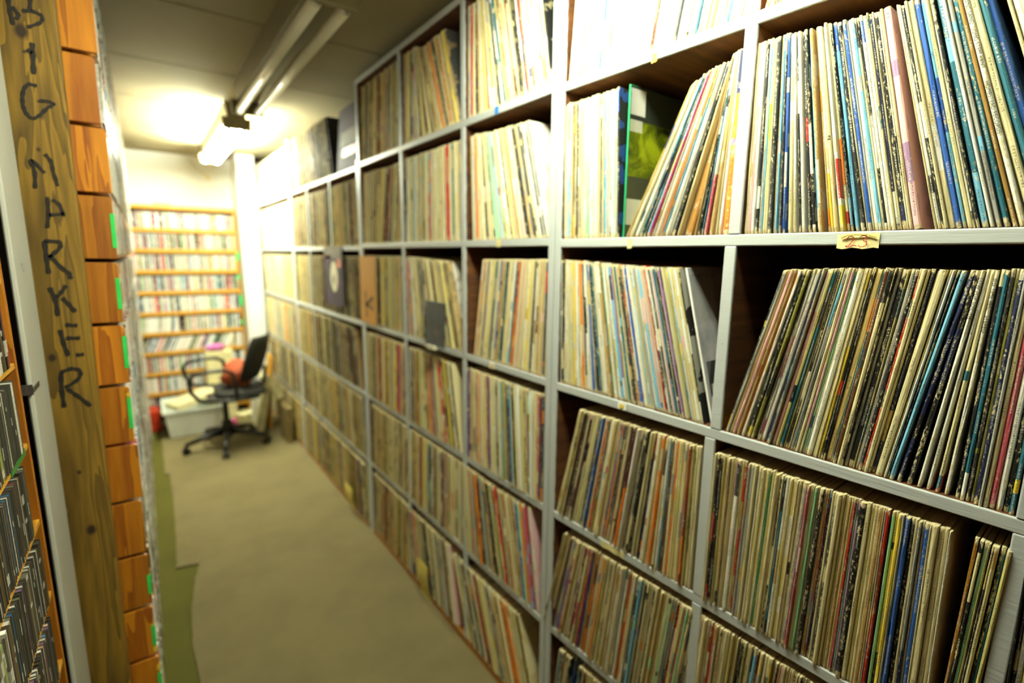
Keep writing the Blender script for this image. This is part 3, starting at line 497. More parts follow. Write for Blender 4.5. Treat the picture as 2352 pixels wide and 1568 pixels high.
# tags and tape on shelf edges
M_TAPE=plain('masking_tape','e2d698',.7,var=.12,scale=60); M_RED=plain('red_marker','b02a1c',.6); M_BLUET=plain('blue_tape','1f7fd0',.6); M_WHT=plain('white_tape','efeede',.6); M_YEL=plain('yellow_tape','e6c23c',.6); M_GREEN=plain('green_tape','2fd05a',.55)
def shelf_tag(unitr,y0,y1,z0,z1,mat,label,name='edge_tag',x=-.0016):
    m=MB(); n=8; b=0
    for i in range(n+1):
        f=i/n; y=y0+(y1-y0)*f; c=.0006*math.sin(f*9+y0*40)
        m.v+=[(x+c*.4,y,z0+.0012*math.sin(f*13)),(x+c*.4,y,z1+.0012*math.sin(f*11+1))]
    for i in range(n): m.face((2*i,2*i+1,2*i+3,2*i+2)); 
    nv=len(m.v); m.v+=[(p[0]+.0008,p[1],p[2]) for p in m.v[:nv]]
    for i in range(n): m.face([nv+k for k in (2*i+2,2*i+3,2*i+1,2*i)])
    o=m.build(name,[mat],unitr,world=False); o['label']=label; return o
t23=shelf_tag(N_UNIT,-.7005,-.6460,1.4500,1.4712,M_TAPE,'torn masking tape tag reading 23 in red')
def strokes(strs,w,plane,parent,name,mat,label=None,depth=.0004):
    """ribbons for pen strokes; plane maps (u,v,d)->local xyz"""
    m=MB()
    for st in strs:
        pts=[Vector((p[0],p[1])) for p in st]
        P=[]
        for i in range(len(pts)-1):
            a=pts[max(0,i-1)];b=pts[i];c=pts[i+1];d=pts[min(len(pts)-1,i+2)]
            for k in range(5):
                t=k/5; P.append(.5*((2*b)+(c-a)*t+(2*a-5*b+4*c-d)*t*t+(3*b-a-3*c+d)*t**3))
        P.append(pts[-1]); b0=len(m.v)
        for i,p in enumerate(P):
            d=(P[min(i+1,len(P)-1)]-P[max(i-1,0)]); d=d.normalized() if d.length>0 else Vector((1,0))
            nrm=Vector((-d.y,d.x))*w*.5*(1+.25*math.sin(i*1.7))
            for q in (p+nrm,p-nrm):
                m.v.append(plane(q.x,q.y,depth))
            
        for i in range(len(P)-1): m.face((b0+2*i,b0+2*i+1,b0+2*i+3,b0+2*i+2))
    o=m.build(name,[mat],parent,world=False)
    if label: o['label']=label
    return o
two=[[(.0,.010),(.003,.0145),(.0075,.014),(.008,.010),(.004,.003),(.0,.0015),(.003,.0005),(.009,.0025),(.013,.0015)]]
three=[[(.015,.013),(.019,.0155),(.023,.0135),(.0195,.009),(.0235,.0065),(.0225,.002),(.017,.0005),(.0145,.003)]]
strokes(two+three,.0011,lambda u,v,d:(-.0030-d,-.6585-u*1.15,1.4515+v*1.1),t23,'tag_number',M_RED,'red handwritten 23')
for z in (1.4700,): 
    m=MB(); m.tube([(-.004,-.652,1.4655),(-.0045,-.660,1.4695),(-.0045,-.672,1.4700),(-.004,-.686,1.4695),(-.0045,-.697,1.4660)],.0011,6); m.build('curled_tape_edge',[M_YEL],t23,world=False)
shelf_tag(N_UNIT,-.292,-.280,1.812,1.829,M_YEL,'yellow tape scrap'); shelf_tag(N_UNIT,-.254,-.243,1.452,1.472,M_TAPE,'small cream tape scrap')
shelf_tag(N_UNIT,-.262,-.238,1.092,1.108,M_WHT,'white tape scrap'); shelf_tag(N_UNIT,-.255,-.244,1.096,1.104,M_YEL,'yellow dot',x=-.003)
shelf_tag(N_UNIT,-.275,-.205,.733,.748,M_TAPE,'long pale tape strip'); shelf_tag(N_UNIT,-.68,-.60,.384,.397,M_TAPE,'yellowed tape strip')
shelf_tag(M_UNIT,1.222,1.240,1.8235,1.8445,M_BLUET,'blue tape'); shelf_tag(M_UNIT,1.205,1.228,1.458,1.480,M_TAPE,'cream tape scrap')
shelf_tag(M_UNIT,1.235,1.262,1.090,1.111,M_WHT,'white tape scrap'); shelf_tag(M_UNIT,1.242,1.252,1.090,1.104,M_YEL,'yellow dot',x=-.003)
# ================================================================ room
def ceiling_mat():
    m,nt,p=newmat('ceiling_panel'); v,raw=objco(nt)
    sx=N_(nt,'ShaderNodeSeparateXYZ'); nt.links.new(raw,sx.inputs[0])
    n=noise_(nt,v,160,4,.7); n2=noise_(nt,v,2.2,3,.6)
    c=mix_(nt,n2,srgb('998d6c'),srgb('7f7452')); c=mix_(nt,math_(nt,'MULTIPLY',math_(nt,'GREATER_THAN',n,.62),.35),c,srgb('8a7f60'))
    nt.links.new(c,p.inputs['Base Color']); p.inputs['Roughness'].default_value=.9; bump_(nt,p,n,.4,.003); return m
M_CEIL=ceiling_mat()
M_WALL=plain('white_wall_paint','e6e6dc',.7,var=.03,scale=4)
M_DWALL=plain('dark_panel_wall','5a4a34',.8,var=.1,scale=6)
def carpet(name,c0,c1):
    m,nt,p=newmat(name); v,raw=objco(nt); n=noise_(nt,v,260,4,.8); n2=noise_(nt,v,3.5,5,.6)
    c=mix_(nt,n,srgb(c0),srgb(c1)); c=mix_(nt,math_(nt,'MULTIPLY',math_(nt,'SUBTRACT',n2,.42,clamp=True),1.2,clamp=True),c,tuple(x*.6 for x in srgb(c0)))
    nt.links.new(c,p.inputs['Base Color']); p.inputs['Roughness'].default_value=.95; bump_(nt,p,n,.8,.004); return m
M_CARP=carpet('beige_carpet','6c603e','81764f'); M_OLIVE=carpet('olive_carpet','484806','605c0e')
X0,X1,Y0,Y1=-.46,1.24,-1.7,5.22
struct(MB().box(X0,X1,Y0,Y1,-.05,0).build('floor',[M_OLIVE]))
m=MB()
# ceiling panels with narrow open seams
ys=[Y0]; y=2.12-.66*5
while y<Y1: 
    if y>Y0: ys.append(y)
    y+=.66
ys.append(Y1); xs=[X0,.48,X1]
for i in range(len(ys)-1):
    for j in range(len(xs)-1):
        m.box(xs[j]+(.005 if j else 0),xs[j+1]-(.005 if j<len(xs)-2 else 0),ys[i]+.005,ys[i+1]-.005,CEIL_Z,CEIL_Z+.012)
m.box(X0,X1,Y0,Y1,CEIL_Z+.014,CEIL_Z+.05,m=1)
struct(m.build('ceiling',[M_CEIL,plain('seam_shadow_board','2a2114',.9)]))
struct(MB().box(X0-.05,X1+.05,Y1,Y1+.05,0,CEIL_Z+.05).build('wall_back',[M_WALL]))
struct(MB().box(X0-.05,X1+.05,Y0-.05,Y0,0,CEIL_Z+.05).build('wall_front',[M_DWALL]))
struct(MB().box(X1,X1+.05,Y0,Y1,0,CEIL_Z+.05).build('wall_right',[M_DWALL]))
struct(MB().box(X0-.05,X0,Y0,Y1,0,CEIL_Z+.05).build('wall_left',[M_DWALL]))
# white boxed-in column beside the back rack
o=MB().box(.700,.835,4.865,Y1,0,CEIL_Z).build('trim_1',[M_WALL],bevel=.004); struct(o)
# beige carpet laid over the olive one, with a cut, stepped left edge
edge=[(-.01,5.2),(-.01,3.79),(.012,3.78),(.016,3.4),(.012,3.1),(.004,2.8),(-.004,2.58),(.035,2.575),(.085,2.56),(.066,2.48),(.045,2.35),(.022,2.12),(.02,1.95),(.027,1.80),(.03,1.5),(.01,1.2),(-.44,1.18),(-.44,-1.68),(1.22,-1.68),(1.22,5.2)]
er=[]
rg=random.Random(3)
for (a,b),(c,d) in zip(edge[:16],edge[1:17]):
    L=math.hypot(c-a,d-b); n=max(1,int(L/.03))
    for k in range(n): er.append((a+(c-a)*k/n+rg.uniform(-.003,.003),b+(d-b)*k/n+rg.uniform(-.003,.003)))
er+=edge[16:]
tag(MB().prism(er,'z',0.0005,.007).build('carpet',[M_CARP]),'beige carpet runner with a ragged cut edge along the aisle floor','carpet')
M_DARK=plain('dark_gap','120f0a',.9)
t=root('ceiling_vent',(.165,4.93,CEIL_Z),'narrow dark slot vent in the bright ceiling by the back wall','vent')
MB().box(.045,.285,4.915,4.935,CEIL_Z-.003,CEIL_Z-.0005).build('slot',[M_DARK],t); 
MB().box(.040,.290,4.910,4.915,CEIL_Z-.006,CEIL_Z-.0005).box(.040,.290,4.935,4.940,CEIL_Z-.006,CEIL_Z-.0005).build('vent_frame',[M_CEIL],t)
# ================================================================ fluorescent fixtures
M_ENAM=plain('fixture_enamel','736b4e',.55,var=.04); M_TUBEOFF=plain('dead_tube','d8d4c0',.25,var=.03,scale=5); M_CAP=plain('tube_cap','a8a49a',.35,.6)
def emis(name,s):
    m,nt,p=newmat(name); p.inputs['Base Color'].default_value=(.8,.8,.8,1)
    p.inputs['Emission Color'].default_value=(*TUBE_COL,1); p.inputs['Emission Strength'].default_value=s; return m
def fixture(xc,y0,y1,lab,strength,lit=True,ztube=2.118,refl=False):
    t=root('ceiling_light',(xc,(y0+y1)/2,CEIL_Z),lab,'light',group=None)
    MB().prism([(xc-.058,CEIL_Z-.0005),(xc-.046,2.165),(xc+.046,2.165),(xc+.058,CEIL_Z-.0005)],'y',y0,y1).build('housing',[M_ENAM],t,bevel=.003)
    if refl: MB().prism([(xc-.13,2.135),(xc-.052,2.166),(xc+.052,2.166),(xc+.13,2.135),(xc+.13,2.139),(xc+.052,2.170),(xc-.052,2.170),(xc-.13,2.139)],'y',y0,y1).build('reflector',[M_ENAM],t)
    for yy in (y0+.004,y1-.026):
        MB().prism([(xc-.075,2.168),(xc-.070,2.105),(xc+.070,2.105),(xc+.075,2.168)],'y',yy,yy+.022).build('end_socket',[M_ENAM],t,bevel=.003)
    for s in (-1,1):
        tb=MB().tube([(xc+s*.040,y0+.045,ztube),(xc+s*.040,y1-.045,ztube)],.018,16).build('tube',[emis('lit_tube',strength) if lit else M_TUBEOFF],t,smooth=True)
        for a,b in ((y0+.027,y0+.045),(y1-.045,y1-.027)):
            MB().tube([(xc+s*.040,a,ztube),(xc+s*.040,b,ztube)],.0168,14).build('tube_cap',[M_CAP],tb if False else t)
    return t
fixture(.49,1.50,2.92,'unlit two-tube fluorescent ceiling fixture in the middle of the aisle',0,False)
fixture(.49,3.26,4.62,'lit two-tube fluorescent ceiling fixture near the back wall',TUBE_FAR)
fixture(.53,.22,1.08,'lit two-tube fluorescent ceiling fixture beside the nearest record shelf',TUBE_NEAR,refl=True)
# ================================================================ left side: post, jamb, CD racks
M_POST=wood('treated_stud','4c3806','8c6a1a','z',1.0,.7,KNOTS_L,ring=9)
M_PLY=wood('orange_plywood','8a4404','cc8212','z',.8,.55,ring=5)
M_RACKW=wood('rack_pine','a87014','cf9a34','y',1.0,.5)
M_MARK=plain('marker_ink','1a130c',.7,var=.3,scale=80)
TL=math.radians(1.0)
post=bpy.data.objects.new('wooden_post',None); COL.objects.link(post); post.location=(POSTX,1.44,0); post.rotation_euler=(0,TL,0)
tag(post,'upright yellowish timber stud with BIG MARKER written down it in black','post')
MB().box(-.091,0,0,.038,0,CEIL_Z+.004).build('stud',[M_POST],post,bevel=.003,world=False)
RI=Matrix.Rotation(-TL,3,'Y')
for k,st in LETTERS.items():
    L=[[tuple((RI@Vector((x-POSTX,0,z)))[i] for i in (0,2)) for x,z in s] for s in st]
    w=.0058 if k in 'MAGB' else .0072
    strokes(L,w,lambda u,v,d:(u,-.0012-d,v),post,'marker_letter',M_MARK,'black hand-drawn letter '+k[0])
M_JAMB=plain('white_gloss_jamb','b2b2a8',.3,var=.03,scale=8)
j=bpy.data.objects.new('white_jamb',None); COL.objects.link(j); j.location=(-.1925,1.24,0); j.rotation_euler=(0,math.radians(.35),0)
tag(j,'white painted edge board standing left of the timber stud','jamb')
MB().prism([(-.0085,0),(-.006,-.0015),(-.001,0),(.0,.004),(.0,.165),(-.0085,.165)],'z',0,CEIL_Z-.002).build('edge_board',[M_JAMB],j,world=False,bevel=.0008)
M_PEN=plain('violet_pen','5a4a86',.6)
strokes([[(0,.004),(.003,.0),(.0005,-.003)],[(.002,.005),(.0045,.002)],[(.004,-.004),(.006,-.007),(.003,-.009),(.007,-.0085)]],.0008,lambda u,v,d:(.0006+d,.05+u*4,1.405+v),j,'pen_mark',M_PEN)
M_STEEL=plain('bracket_steel','9aa0a4',.25,.9)
MB().box(-.030,.0012,-.006,-.0045,1.172,1.192).box(-.0005,.0025,-.006,.055,1.176,1.186).build('steel_bracket',[M_STEEL],j,world=False,bevel=.001)
# ---- CD cases
CDPAL=['e8e6dc','d8d4c4','bcb8a8','6e6a5c','3c3c38','161614','f0eee4','b03028','c86a78','5a86a8','9cc0c8','2c5c84','8a9a5a','d8c060','caa078','e0c8c0','7a5a74','a0b890','46382c','dcdad0']
CDC=[srgb(c) for c in CDPAL]
M_CD=None
def cd_mat():
    m,nt,p=newmat('cd_case_print'); a=N_(nt,'ShaderNodeAttribute',attribute_name='c1'); q=N_(nt,'ShaderNodeAttribute',attribute_name='q'); s=N_(nt,'ShaderNodeAttribute',attribute_name='sd')
    sx=N_(nt,'ShaderNodeSeparateXYZ'); nt.links.new(q.outputs['Vector'],sx.inputs[0])
    w=math_(nt,'ADD',math_(nt,'MULTIPLY',sx.outputs[1],26.0),math_(nt,'MULTIPLY',s.outputs['Fac'],77.0))
    b=math_(nt,'GREATER_THAN',noise_(nt,w,1.0,1,.5,'1D'),.62)
    g=math_(nt,'GREATER_THAN',noise_(nt,math_(nt,'MULTIPLY',w,14.0),1.0,0,.5,'1D'),.55)
    c=mix_(nt,math_(nt,'MULTIPLY',b,.6),a.outputs['Color'],srgb('e8e4d4'))
    c=mix_(nt,math_(nt,'MULTIPLY',g,.25),c,srgb('30302c'))
    nt.links.new(c,p.inputs['Base Color']); p.inputs['Roughness'].default_value=.22; return m
M_CD=cd_mat()
M_CLEAR=plain('clear_plastic_rim','4c4c44',.12,var=.02)
def cd_mesh(t,h=.1245,d=.142):
    """jewel case: printed spine strip set between the two clear lid edges"""
    e=t*.16; V=[];F=[]
    def bx(x0,x1,y0,y1,z0,z1):
        b=len(V); V.extend([(x0,y0,z0),(x1,y0,z0),(x1,y1,z0),(x0,y1,z0),(x0,y0,z1),(x1,y0,z1),(x1,y1,z1),(x0,y1,z1)])
        for q in ((3,2,1,0),(4,5,6,7),(0,1,5,4),(1,2,6,5),(2,3,7,6),(3,0,4,7)): F.append(tuple(b+i for i in q))
    bx(0,d,e,t-e,.001,h-.001); bx(-.0006,d,0,e*.98,0,h); bx(-.0006,d,t-e*.98,t,0,h)
    return V,F,[0]*6+[1]*12
class CDBulk:
    def __init__(s): s.V=[];s.F=[];s.C=[];s.SD=[];s.Q=[]; s.n=0
    def add(s,M,t,h,d,c,sd):
        b=len(s.V); P=[(0,0,0),(d,0,0),(d,t,0),(0,t,0),(0,0,h),(d,0,h),(d,t,h),(0,t,h)]
        s.V+=[tuple(M@Vector(p)) for p in P]; s.Q+=[(p[1],p[2],p[0]) for p in P]
        for q in ((3,2,1,0),(4,5,6,7),(0,1,5,4),(1,2,6,5),(2,3,7,6),(3,0,4,7)): s.F.append(tuple(b+i for i in q))
        s.C+=[c]*6; s.SD+=[sd]*6; s.n+=1
def cd_attrs(me,C,SD,Q):
    arr=np.ones((len(me.polygons),4),dtype=np.float32); arr[:,:3]=np.asarray(C,dtype=np.float32)
    a=me.attributes.new('c1','FLOAT_COLOR','FACE'); a.data.foreach_set('color',arr.ravel())
    a=me.attributes.new('sd','FLOAT','FACE'); a.data.foreach_set('value',np.asarray(SD,dtype=np.float32))
    a=me.attributes.new('q','FLOAT_VECTOR','POINT'); a.data.foreach_set('vector',np.asarray(Q,dtype=np.float32).ravel())
CDNAME=['white','cream','grey','brown-grey','dark grey','black','bright white','red','rose','steel blue','pale blue','deep blue','olive','yellow','tan','pale pink','plum','pale green','dark brown','off-white']
def cd_obj(M,t,ci,label,group,rng):
    V,F,mi=cd_mesh(t); me=bpy.data.meshes.new('cd_case'); me.from_pydata(V,[],F); me.materials.append(M_CD); me.materials.append(M_CLEAR)
    me.polygons.foreach_set('material_index',mi); cd_attrs(me,[CDC[ci]]*len(F),[rng.random()]*len(F),[(v[1],v[2],v[0]) for v in V]); me.update()
    o=bpy.data.objects.new('cd_case',me); COL.objects.link(o); o.matrix_world=M; tag(o,label,'CD case',group); return o
CDB=CDBulk()
rc=random.Random(11)
def cd_row(base,length,weights=None,gen=None,start=0,lean=None):
    """walks cases along local +y; gen(k,M,t,ci) makes one"""
    y=start; k=0
    while y<length-.012:
        t=.0102 if rc.random()<.8 else rc.choice((.0052,.0244,.0102))
        ci=rc.choices(range(20),weights=weights)[0] if weights else rc.randrange(20)
        a=lean(y) if lean else 0
        z=0 if a>=0 else t*math.sin(-a)
        M=base@Matrix.Translation((rc.uniform(0,.003),y,z+.0003))@Matrix.Rotation(a,4,'X')
        gen(k,M,t,ci); k+=1; y+=t/math.cos(a)+.0003
        if rc.random()<.012: y+=.006
# ---- far left rack: stacked boxes seen end-on
ROT=math.radians(.86)
LR=bpy.data.objects.new('cd_rack',None); COL.objects.link(LR); LR.location=(-.0665,1.485,0); LR.rotation_euler=(0,ROT,0)
tag(LR,'tall rack of stacked plywood CD boxes running down the left side of the aisle','rack')
LRM=Matrix.Translation((-.0665,1.485,0))@Matrix.Rotation(ROT,4,'Y')
LRL=3.05
zk=[1.412+.147*k for k in range(-9,6)]+[2.226]
rb=random.Random(5)
OFF=[0,.002,-.001,.001,0,.003,-.002,.001,0,.002,.004,-.003,.004,.002,.002,0]
WG=[6,8,10,8,6,5,6,1.5,1,1.5,2,1,1,1,2,1,1,1,3,8]
for i in range(len(zk)-1):
    z0,z1=zk[i]+.0045,zk[i+1]-.0045; off=OFF[i]-.003
    if z1-z0<.05: continue
    rad=.006; poly=[(-.158,z0),(off-.001,z0),(off,z0+.002),(off,z1-rad),(off-rad*.3,z1-rad*.3),(off-rad,z1),(-.158,z1)]
    MB().prism(poly,'y',0,.012).build('end_panel',[M_PLY],LR,world=False,bevel=.001)
    MB().box(-.155,-.006,.03,LRL,z0,z0+.009).build('box_floor',[M_PLY],LR,world=False)
    MB().prism([(-.158,z0),(-.01,z0),(-.01,z1),(-.158,z1)],'y',LRL,LRL+.012).build('end_panel',[M_PLY],LR,world=False)
    if z1-z0>.13:
        base=LRM@Matrix.Translation((-.150+.008+off*0,0,z0+.0095))@Matrix.Scale(1,4)
        # spines face the aisle (+x): turn the case round
        def gen(k,M,t,ci): CDB.add(M,t,.1245,.142,CDC[ci],rc.random())
        B=LRM@Matrix.Translation((.000,LRL-.004,z0+.0095))@Matrix.Rotation(math.pi,4,'Z')
        cd_row(B,LRL-.036,WG,gen)
MB().box(-.170,-.159,0,LRL+.012,0,2.225).build('back_panel',[M_PLY],LR,world=False)
MB().box(-.155,-.012,0,LRL+.012,0,zk[0]-.001).build('plinth',[M_PLY],LR,world=False)
def tape(i,z0,z1,mat,lab='green tape on the box corner',w=.0065,name='edge_tape'):
    off=OFF[i]-.003
    MB().box(off-w,off+.0012,-.0013,.010,z0,z1).build(name,[mat],LR,world=False)['label']=lab
for i,f0,f1 in ((9,.28,.80),(8,.27,.76),(7,.2,.72),(6,.22,.74),(3,.42,.78),(2,.4,.8),(1,.36,.7)):
    tape(i,zk[i]+.147*(1-f1),zk[i]+.147*(1-f0),M_GREEN)
for i,f0,f1 in ((6,.14,.2),(2,.82,.92),(1,.2,.3)): tape(i,zk[i]+.147*(1-f1),zk[i]+.147*(1-f0),M_YEL,'yellow tape on the box corner')
for (y,z,c,h) in ((.09,1.755,M_GREEN,.018),(.10,1.72,M_GREEN,.012),(.16,1.80,M_BLUET,.02)):
    MB().box(.0035,.0045,y,y+.03,z,z+h).build('divider_tab',[c],LR,world=False)
# ---- near left rack
R2=bpy.data.objects.new('cd_rack',None); COL.objects.link(R2); R2.location=(-.198,1.215,0)
tag(R2,'near left CD rack with slim pine shelves, cut off by the photo edge','rack')
PZ=[1.434-.1601*1.215+.147*k for k in range(-8,7)]
for z in PZ:
    MB().box(-.150,0.0,-.95,-.0125,z-.010,z).build('shelf_board',[M_RACKW],R2,world=False,bevel=.0012)
MB().box(-.150,.0012,-.0122,0,0,2.2).build('end_panel',[M_PLY],R2,world=False,bevel=.001)
MB().box(-.162,-.151,-.95,0,0,2.2).build('back_panel',[M_PLY],R2,world=False)
kz=PZ[7]; MB().box(-.004,.0015,-.16,-.045,kz-.0105,kz+.0005).build('edge_tape',[plain('dark_green_tape','2f7a2c',.5)],R2,world=False)
names2={0:'bottom'}
CN2=[0]
for i,z in enumerate(PZ[:-1]):
    B=Matrix.Translation((-.198+.003,1.215-.0135,z+.0005))@Matrix.Rotation(math.pi,4,'Z')
    vis = 3<=i<=8
    def gen(k,M,t,ci,i=i,vis=vis):
        if vis and k<22 and CN2[0]<110:
            CN2[0]+=1
            cd_obj(M,t,ci,'%s spined CD, %s from the end panel, rack shelf %s from the floor'%(CDNAME[ci],ORD(k+1),ORD(i+1)),'CDs in the near left rack',rc)
        else: CDB.add(M,t,.1245,.142,CDC[ci],rc.random())
    cd_row(B,.62 if vis else .45,[1,2,3,9,14,18,.6,2,1,1.5,.5,2,2,.7,1.5,.5,2,.7,12,1],gen,start=.048+.012*math.sin(i*2.3))  # mostly dark case colours, standing in for the dim light on this rack
# ---- back rack
BX0,BX1,BY=-.27,.682,5.02
BR=root('cd_rack',(.2,BY,0),'wide pine CD rack against the white back wall with nine full shelves','rack')
BZ=[.095,.263,.435,.606,.770,.940,1.111,1.283,1.453,1.619,1.801]
for i,z in enumerate(BZ):
    MB().box(BX0+.0145,BX1-.0145,BY,BY+.165,z-.030,z).build('shelf_board',[M_RACKW],BR,bevel=.003)
for x in (BX0,BX1-.014): MB().box(x,x+.014,BY-.002,BY+.168,0,BZ[-1]+.004).build('side_panel',[M_RACKW],BR,bevel=.002)
MB().box(BX0,BX1,BY+.170,BY+.178,0,BZ[-1]).build('back_panel',[M_RACKW],BR)
for a,b in ((1.36,1.43),(1.20,1.24),(.96,1.06),(.80,.84)): MB().box(BX1-.016,BX1+.001,BY-.0042,BY-.0022,a,b).build('edge_tape',[M_GREEN],BR)
WB=[5,7,8,4,2.5,2,3,2,3,3,4,2,2,1.2,3,4,2.5,3,1.5,5]
cntb=[0]
TOPN={9:'top',8:'second',7:'third',6:'fourth'}
for i,z in enumerate(BZ[:-1]):
    B=Matrix.Translation((BX0+.016,BY+.018,z+.0003))@Matrix.Rotation(-math.pi/2,4,'Z')
    B=Matrix.Translation((BX1-.016,BY+.010,z+.0003))@Matrix.Rotation(math.pi/2,4,'Z')
    # local x -> into the rack (+Y world), local y -> -X world
    lean=(lambda y:.42 if .12<y<.75 else (.05 if y<.12 else 0)) if i==3 else ((lambda y:.12 if .5<y<.9 else 0) if i==4 else None)
    def gen(k,M,t,ci,i=i):
        x=M.translation.x
        if i in TOPN and x>-.03 and cntb[0]<195:
            cntb[0]+=1
            cd_obj(M,t,ci,'%s spined CD, %s from the right on the %s back rack shelf'%(CDNAME[ci],ORD(k+1),TOPN[i]),'CDs on the %s back rack shelf'%TOPN[i],rc)
        else: CDB.add(M,t,.1245,.142,CDC[ci],rc.random())
    cd_row(B,BX1-BX0-.034 if i not in (2,) else .75,WB,gen,lean=lean)
me=bpy.data.meshes.new('cd_case_rows'); me.from_pydata(CDB.V,[],CDB.F); me.materials.append(M_CD); cd_attrs(me,CDB.C,CDB.SD,CDB.Q); me.update()
o=bpy.data.objects.new('cd_case_rows',me); COL.objects.link(o); tag(o,'all the remaining packed rows of CD cases filling the three wooden racks','CDs',None,'stuff')
print('CD indiv',CN2[0],cntb[0],'bulk',CDB.n)
# ================================================================ loose things
def flatcover(name,y0,y1,z0,z1,x,th,mats,label,cat,tilt=0,art=None,group=None):
    """a cover facing the aisle, hanging or standing in front of a shelf"""
    o=bpy.data.objects.new(name,None); COL.objects.link(o); o.location=(x,(y0+y1)/2,z0); o.rotation_euler=(0,tilt,0)
    tag(o,label,cat,group)
    hw=(y1-y0)/2; H=z1-z0
    MB().box(0,th,-hw,hw,0,H).build('sleeve_board',[mats[0]],o,world=False,bevel=.0008)
    if art: art(o,hw,H)
    return o
M_PURP=plain('purple_print','2c1230',.75,var=.5,scale=14); M_OVAL=plain('pale_print','cfc9ac',.5,var=.15,scale=25); M_SALM=plain('salmon_print','b86a58',.5,var=.3,scale=20); M_GREYP=plain('grey_print','6c6458',.7,var=.3,scale=20)
def disc(o,y,z,ry,rz,x,mat,name,n=24):
    m=MB(); m.v=[(x,y+ry*math.cos(2*math.pi*k/n),z+rz*math.sin(2*math.pi*k/n)) for k in range(n)]+[(x+.0008,y+ry*math.cos(2*math.pi*k/n),z+rz*math.sin(2*math.pi*k/n)) for k in range(n)]
    m.face(list(range(n))[::-1]); m.face(list(range(n,2*n)))
    for k in range(n): m.face((k,(k+1)%n,n+(k+1)%n,n+k))
    return m.build(name,[mat],o,world=False)
def art1(o,hw,H):
    disc(o,-.015,.155,.062,.082,-.0010,M_OVAL,'pale_oval'); disc(o,-.01,.14,.02,.025,-.0019,M_GREYP,'oval_centre')
    MB().box(-.0009,.0002,-hw,hw*.9,H*.80,H).build('top_band',[M_GREYP],o,world=False)
    MB().box(-.0009,.0002,-hw*.9,-hw*.45,H*.66,H*.80).build('print_patch',[M_SALM],o,world=False)
    MB().box(-.0009,.0002,hw*.2,hw,H*.80,H*.86).build('print_patch',[M_SALM],o,world=False)
flatcover('record_cover',2.615,2.93,1.155,1.468,.826,.004,[M_PURP],'dark purple record cover with pale oval hung facing the aisle on the far shelf','record',tilt=0,art=art1)
M_KARD=plain('orange_card','bd8420',.7,var=.05,scale=12)
def artk(o,hw,H):
    pl=lambda u,v,d:(-.0004-d,u,v)
    strokes([[(.028,.028),(.030,.09),(.032,.155)],[(-.060,.128),(-.02,.108),(.026,.086)],[(.020,.090),(-.02,.080),(-.062,.070)]],.014,pl,o,'letter_k',M_MARK,'black marker letter K')
flatcover('divider_card',2.168,2.362,1.112,1.424,.829,.003,[M_KARD],'orange cardboard divider card marked K standing in front of the shelf upright','card',art=artk)
M_SLATE=plain('slate_print','2c343c',.3,var=.35,scale=18)
def art3(o,hw,H):
    disc(o,-.02,.05,.017,.025,-.001,M_GREYP,'pale_swirl'); MB().box(-.012,.0,-.02,.045,-.012,.0).build('torn_flap',[M_OVAL],o,world=False)
flatcover('record_cover',1.512,1.655,1.112,1.27,.815,.004,[M_SLATE],'small slate coloured cover standing face out in front of leaning records','record',tilt=.03,art=art3)
def art5(o,hw,H):
    MB().box(-.0009,.0002,-hw,hw*.7,H*.40,H*.62).build('pale_band',[M_GREYP],o,world=False); MB().box(-.0009,.0002,-hw*.8,hw*.5,H*.22,H*.36).build('print_patch',[M_SALM],o,world=False)
flatcover('record_cover',2.41,2.72,1.840,2.150,.856,.004,[M_PURP],'dark purple picture cover standing face out at the end of the open top row','record',tilt=.08,art=art5)
# picture covers that the leaning records expose (their own faces)
def cover_face(fr,nb,depth,zb,th,mats,label,parts,h=.3135):
    M=FRAME[fr]@Matrix.Translation((depth,nb,zb))@Matrix.Rotation(th,4,'X')
    o=bpy.data.objects.new('record_sleeve',None); COL.objects.link(o); o.matrix_world=M; tag(o,label,'record')
    MB().box(0,.312,0,.0035,0,h).build('sleeve_board',[mats[0]],o,world=False,bevel=.0008)
    for (x0,x1,z0,z1,mt) in parts: MB().box(x0,x1,-.0006,.0002,z0,z1).build('cover_print',[mt],o,world=False)
    return o
def lime_mat():
    m,nt,p=newmat('lime_tree_print'); v,_=objco(nt,(14,1,14)); n=noise_(nt,v,1.0,5,.65,dist=.8)
    nt.links.new(ramp_(nt,n,[(.35,srgb('1c2406')),(.5,srgb('7c8c08')),(.62,srgb('c8d820'))]),p.inputs['Base Color']); p.inputs['Roughness'].default_value=.35; return m
M_LIME=lime_mat(); M_COVD=plain('dark_cover','2a2e28',.35); M_GREENE=plain('green_spine','1c9c62',.5); M_WHITP=plain('white_label','f0efe6',.5,var=.03)
M_PORT=plain('grey_portrait_print','b4b6b8',.35,var=.3,scale=9)
cover_face('N',-.2235,.008,1.4752,0,[M_GREENE],'green edged sleeve showing a dark cover with lime tree picture in the gap',
 [(.002,.30,.002,.3125,M_COVD),(.003,.30,.130,.245,M_LIME),(.003,.045,.222,.246,M_WHITP),(.003,.052,.256,.308,M_WHITP),(.003,.085,.028,.083,M_WHITP)])
cover_face('N',-.4640,.010,1.1108,-.262,[M_WHITP],'sleeve with grey and white portrait cover leaning on the divider',
 [(.002,.30,.002,.3125,M_PORT),(.002,.060,.205,.300,M_WHITP),(.012,.14,.055,.125,M_DARK),(.018,.030,.062,.080,M_WHITP)])
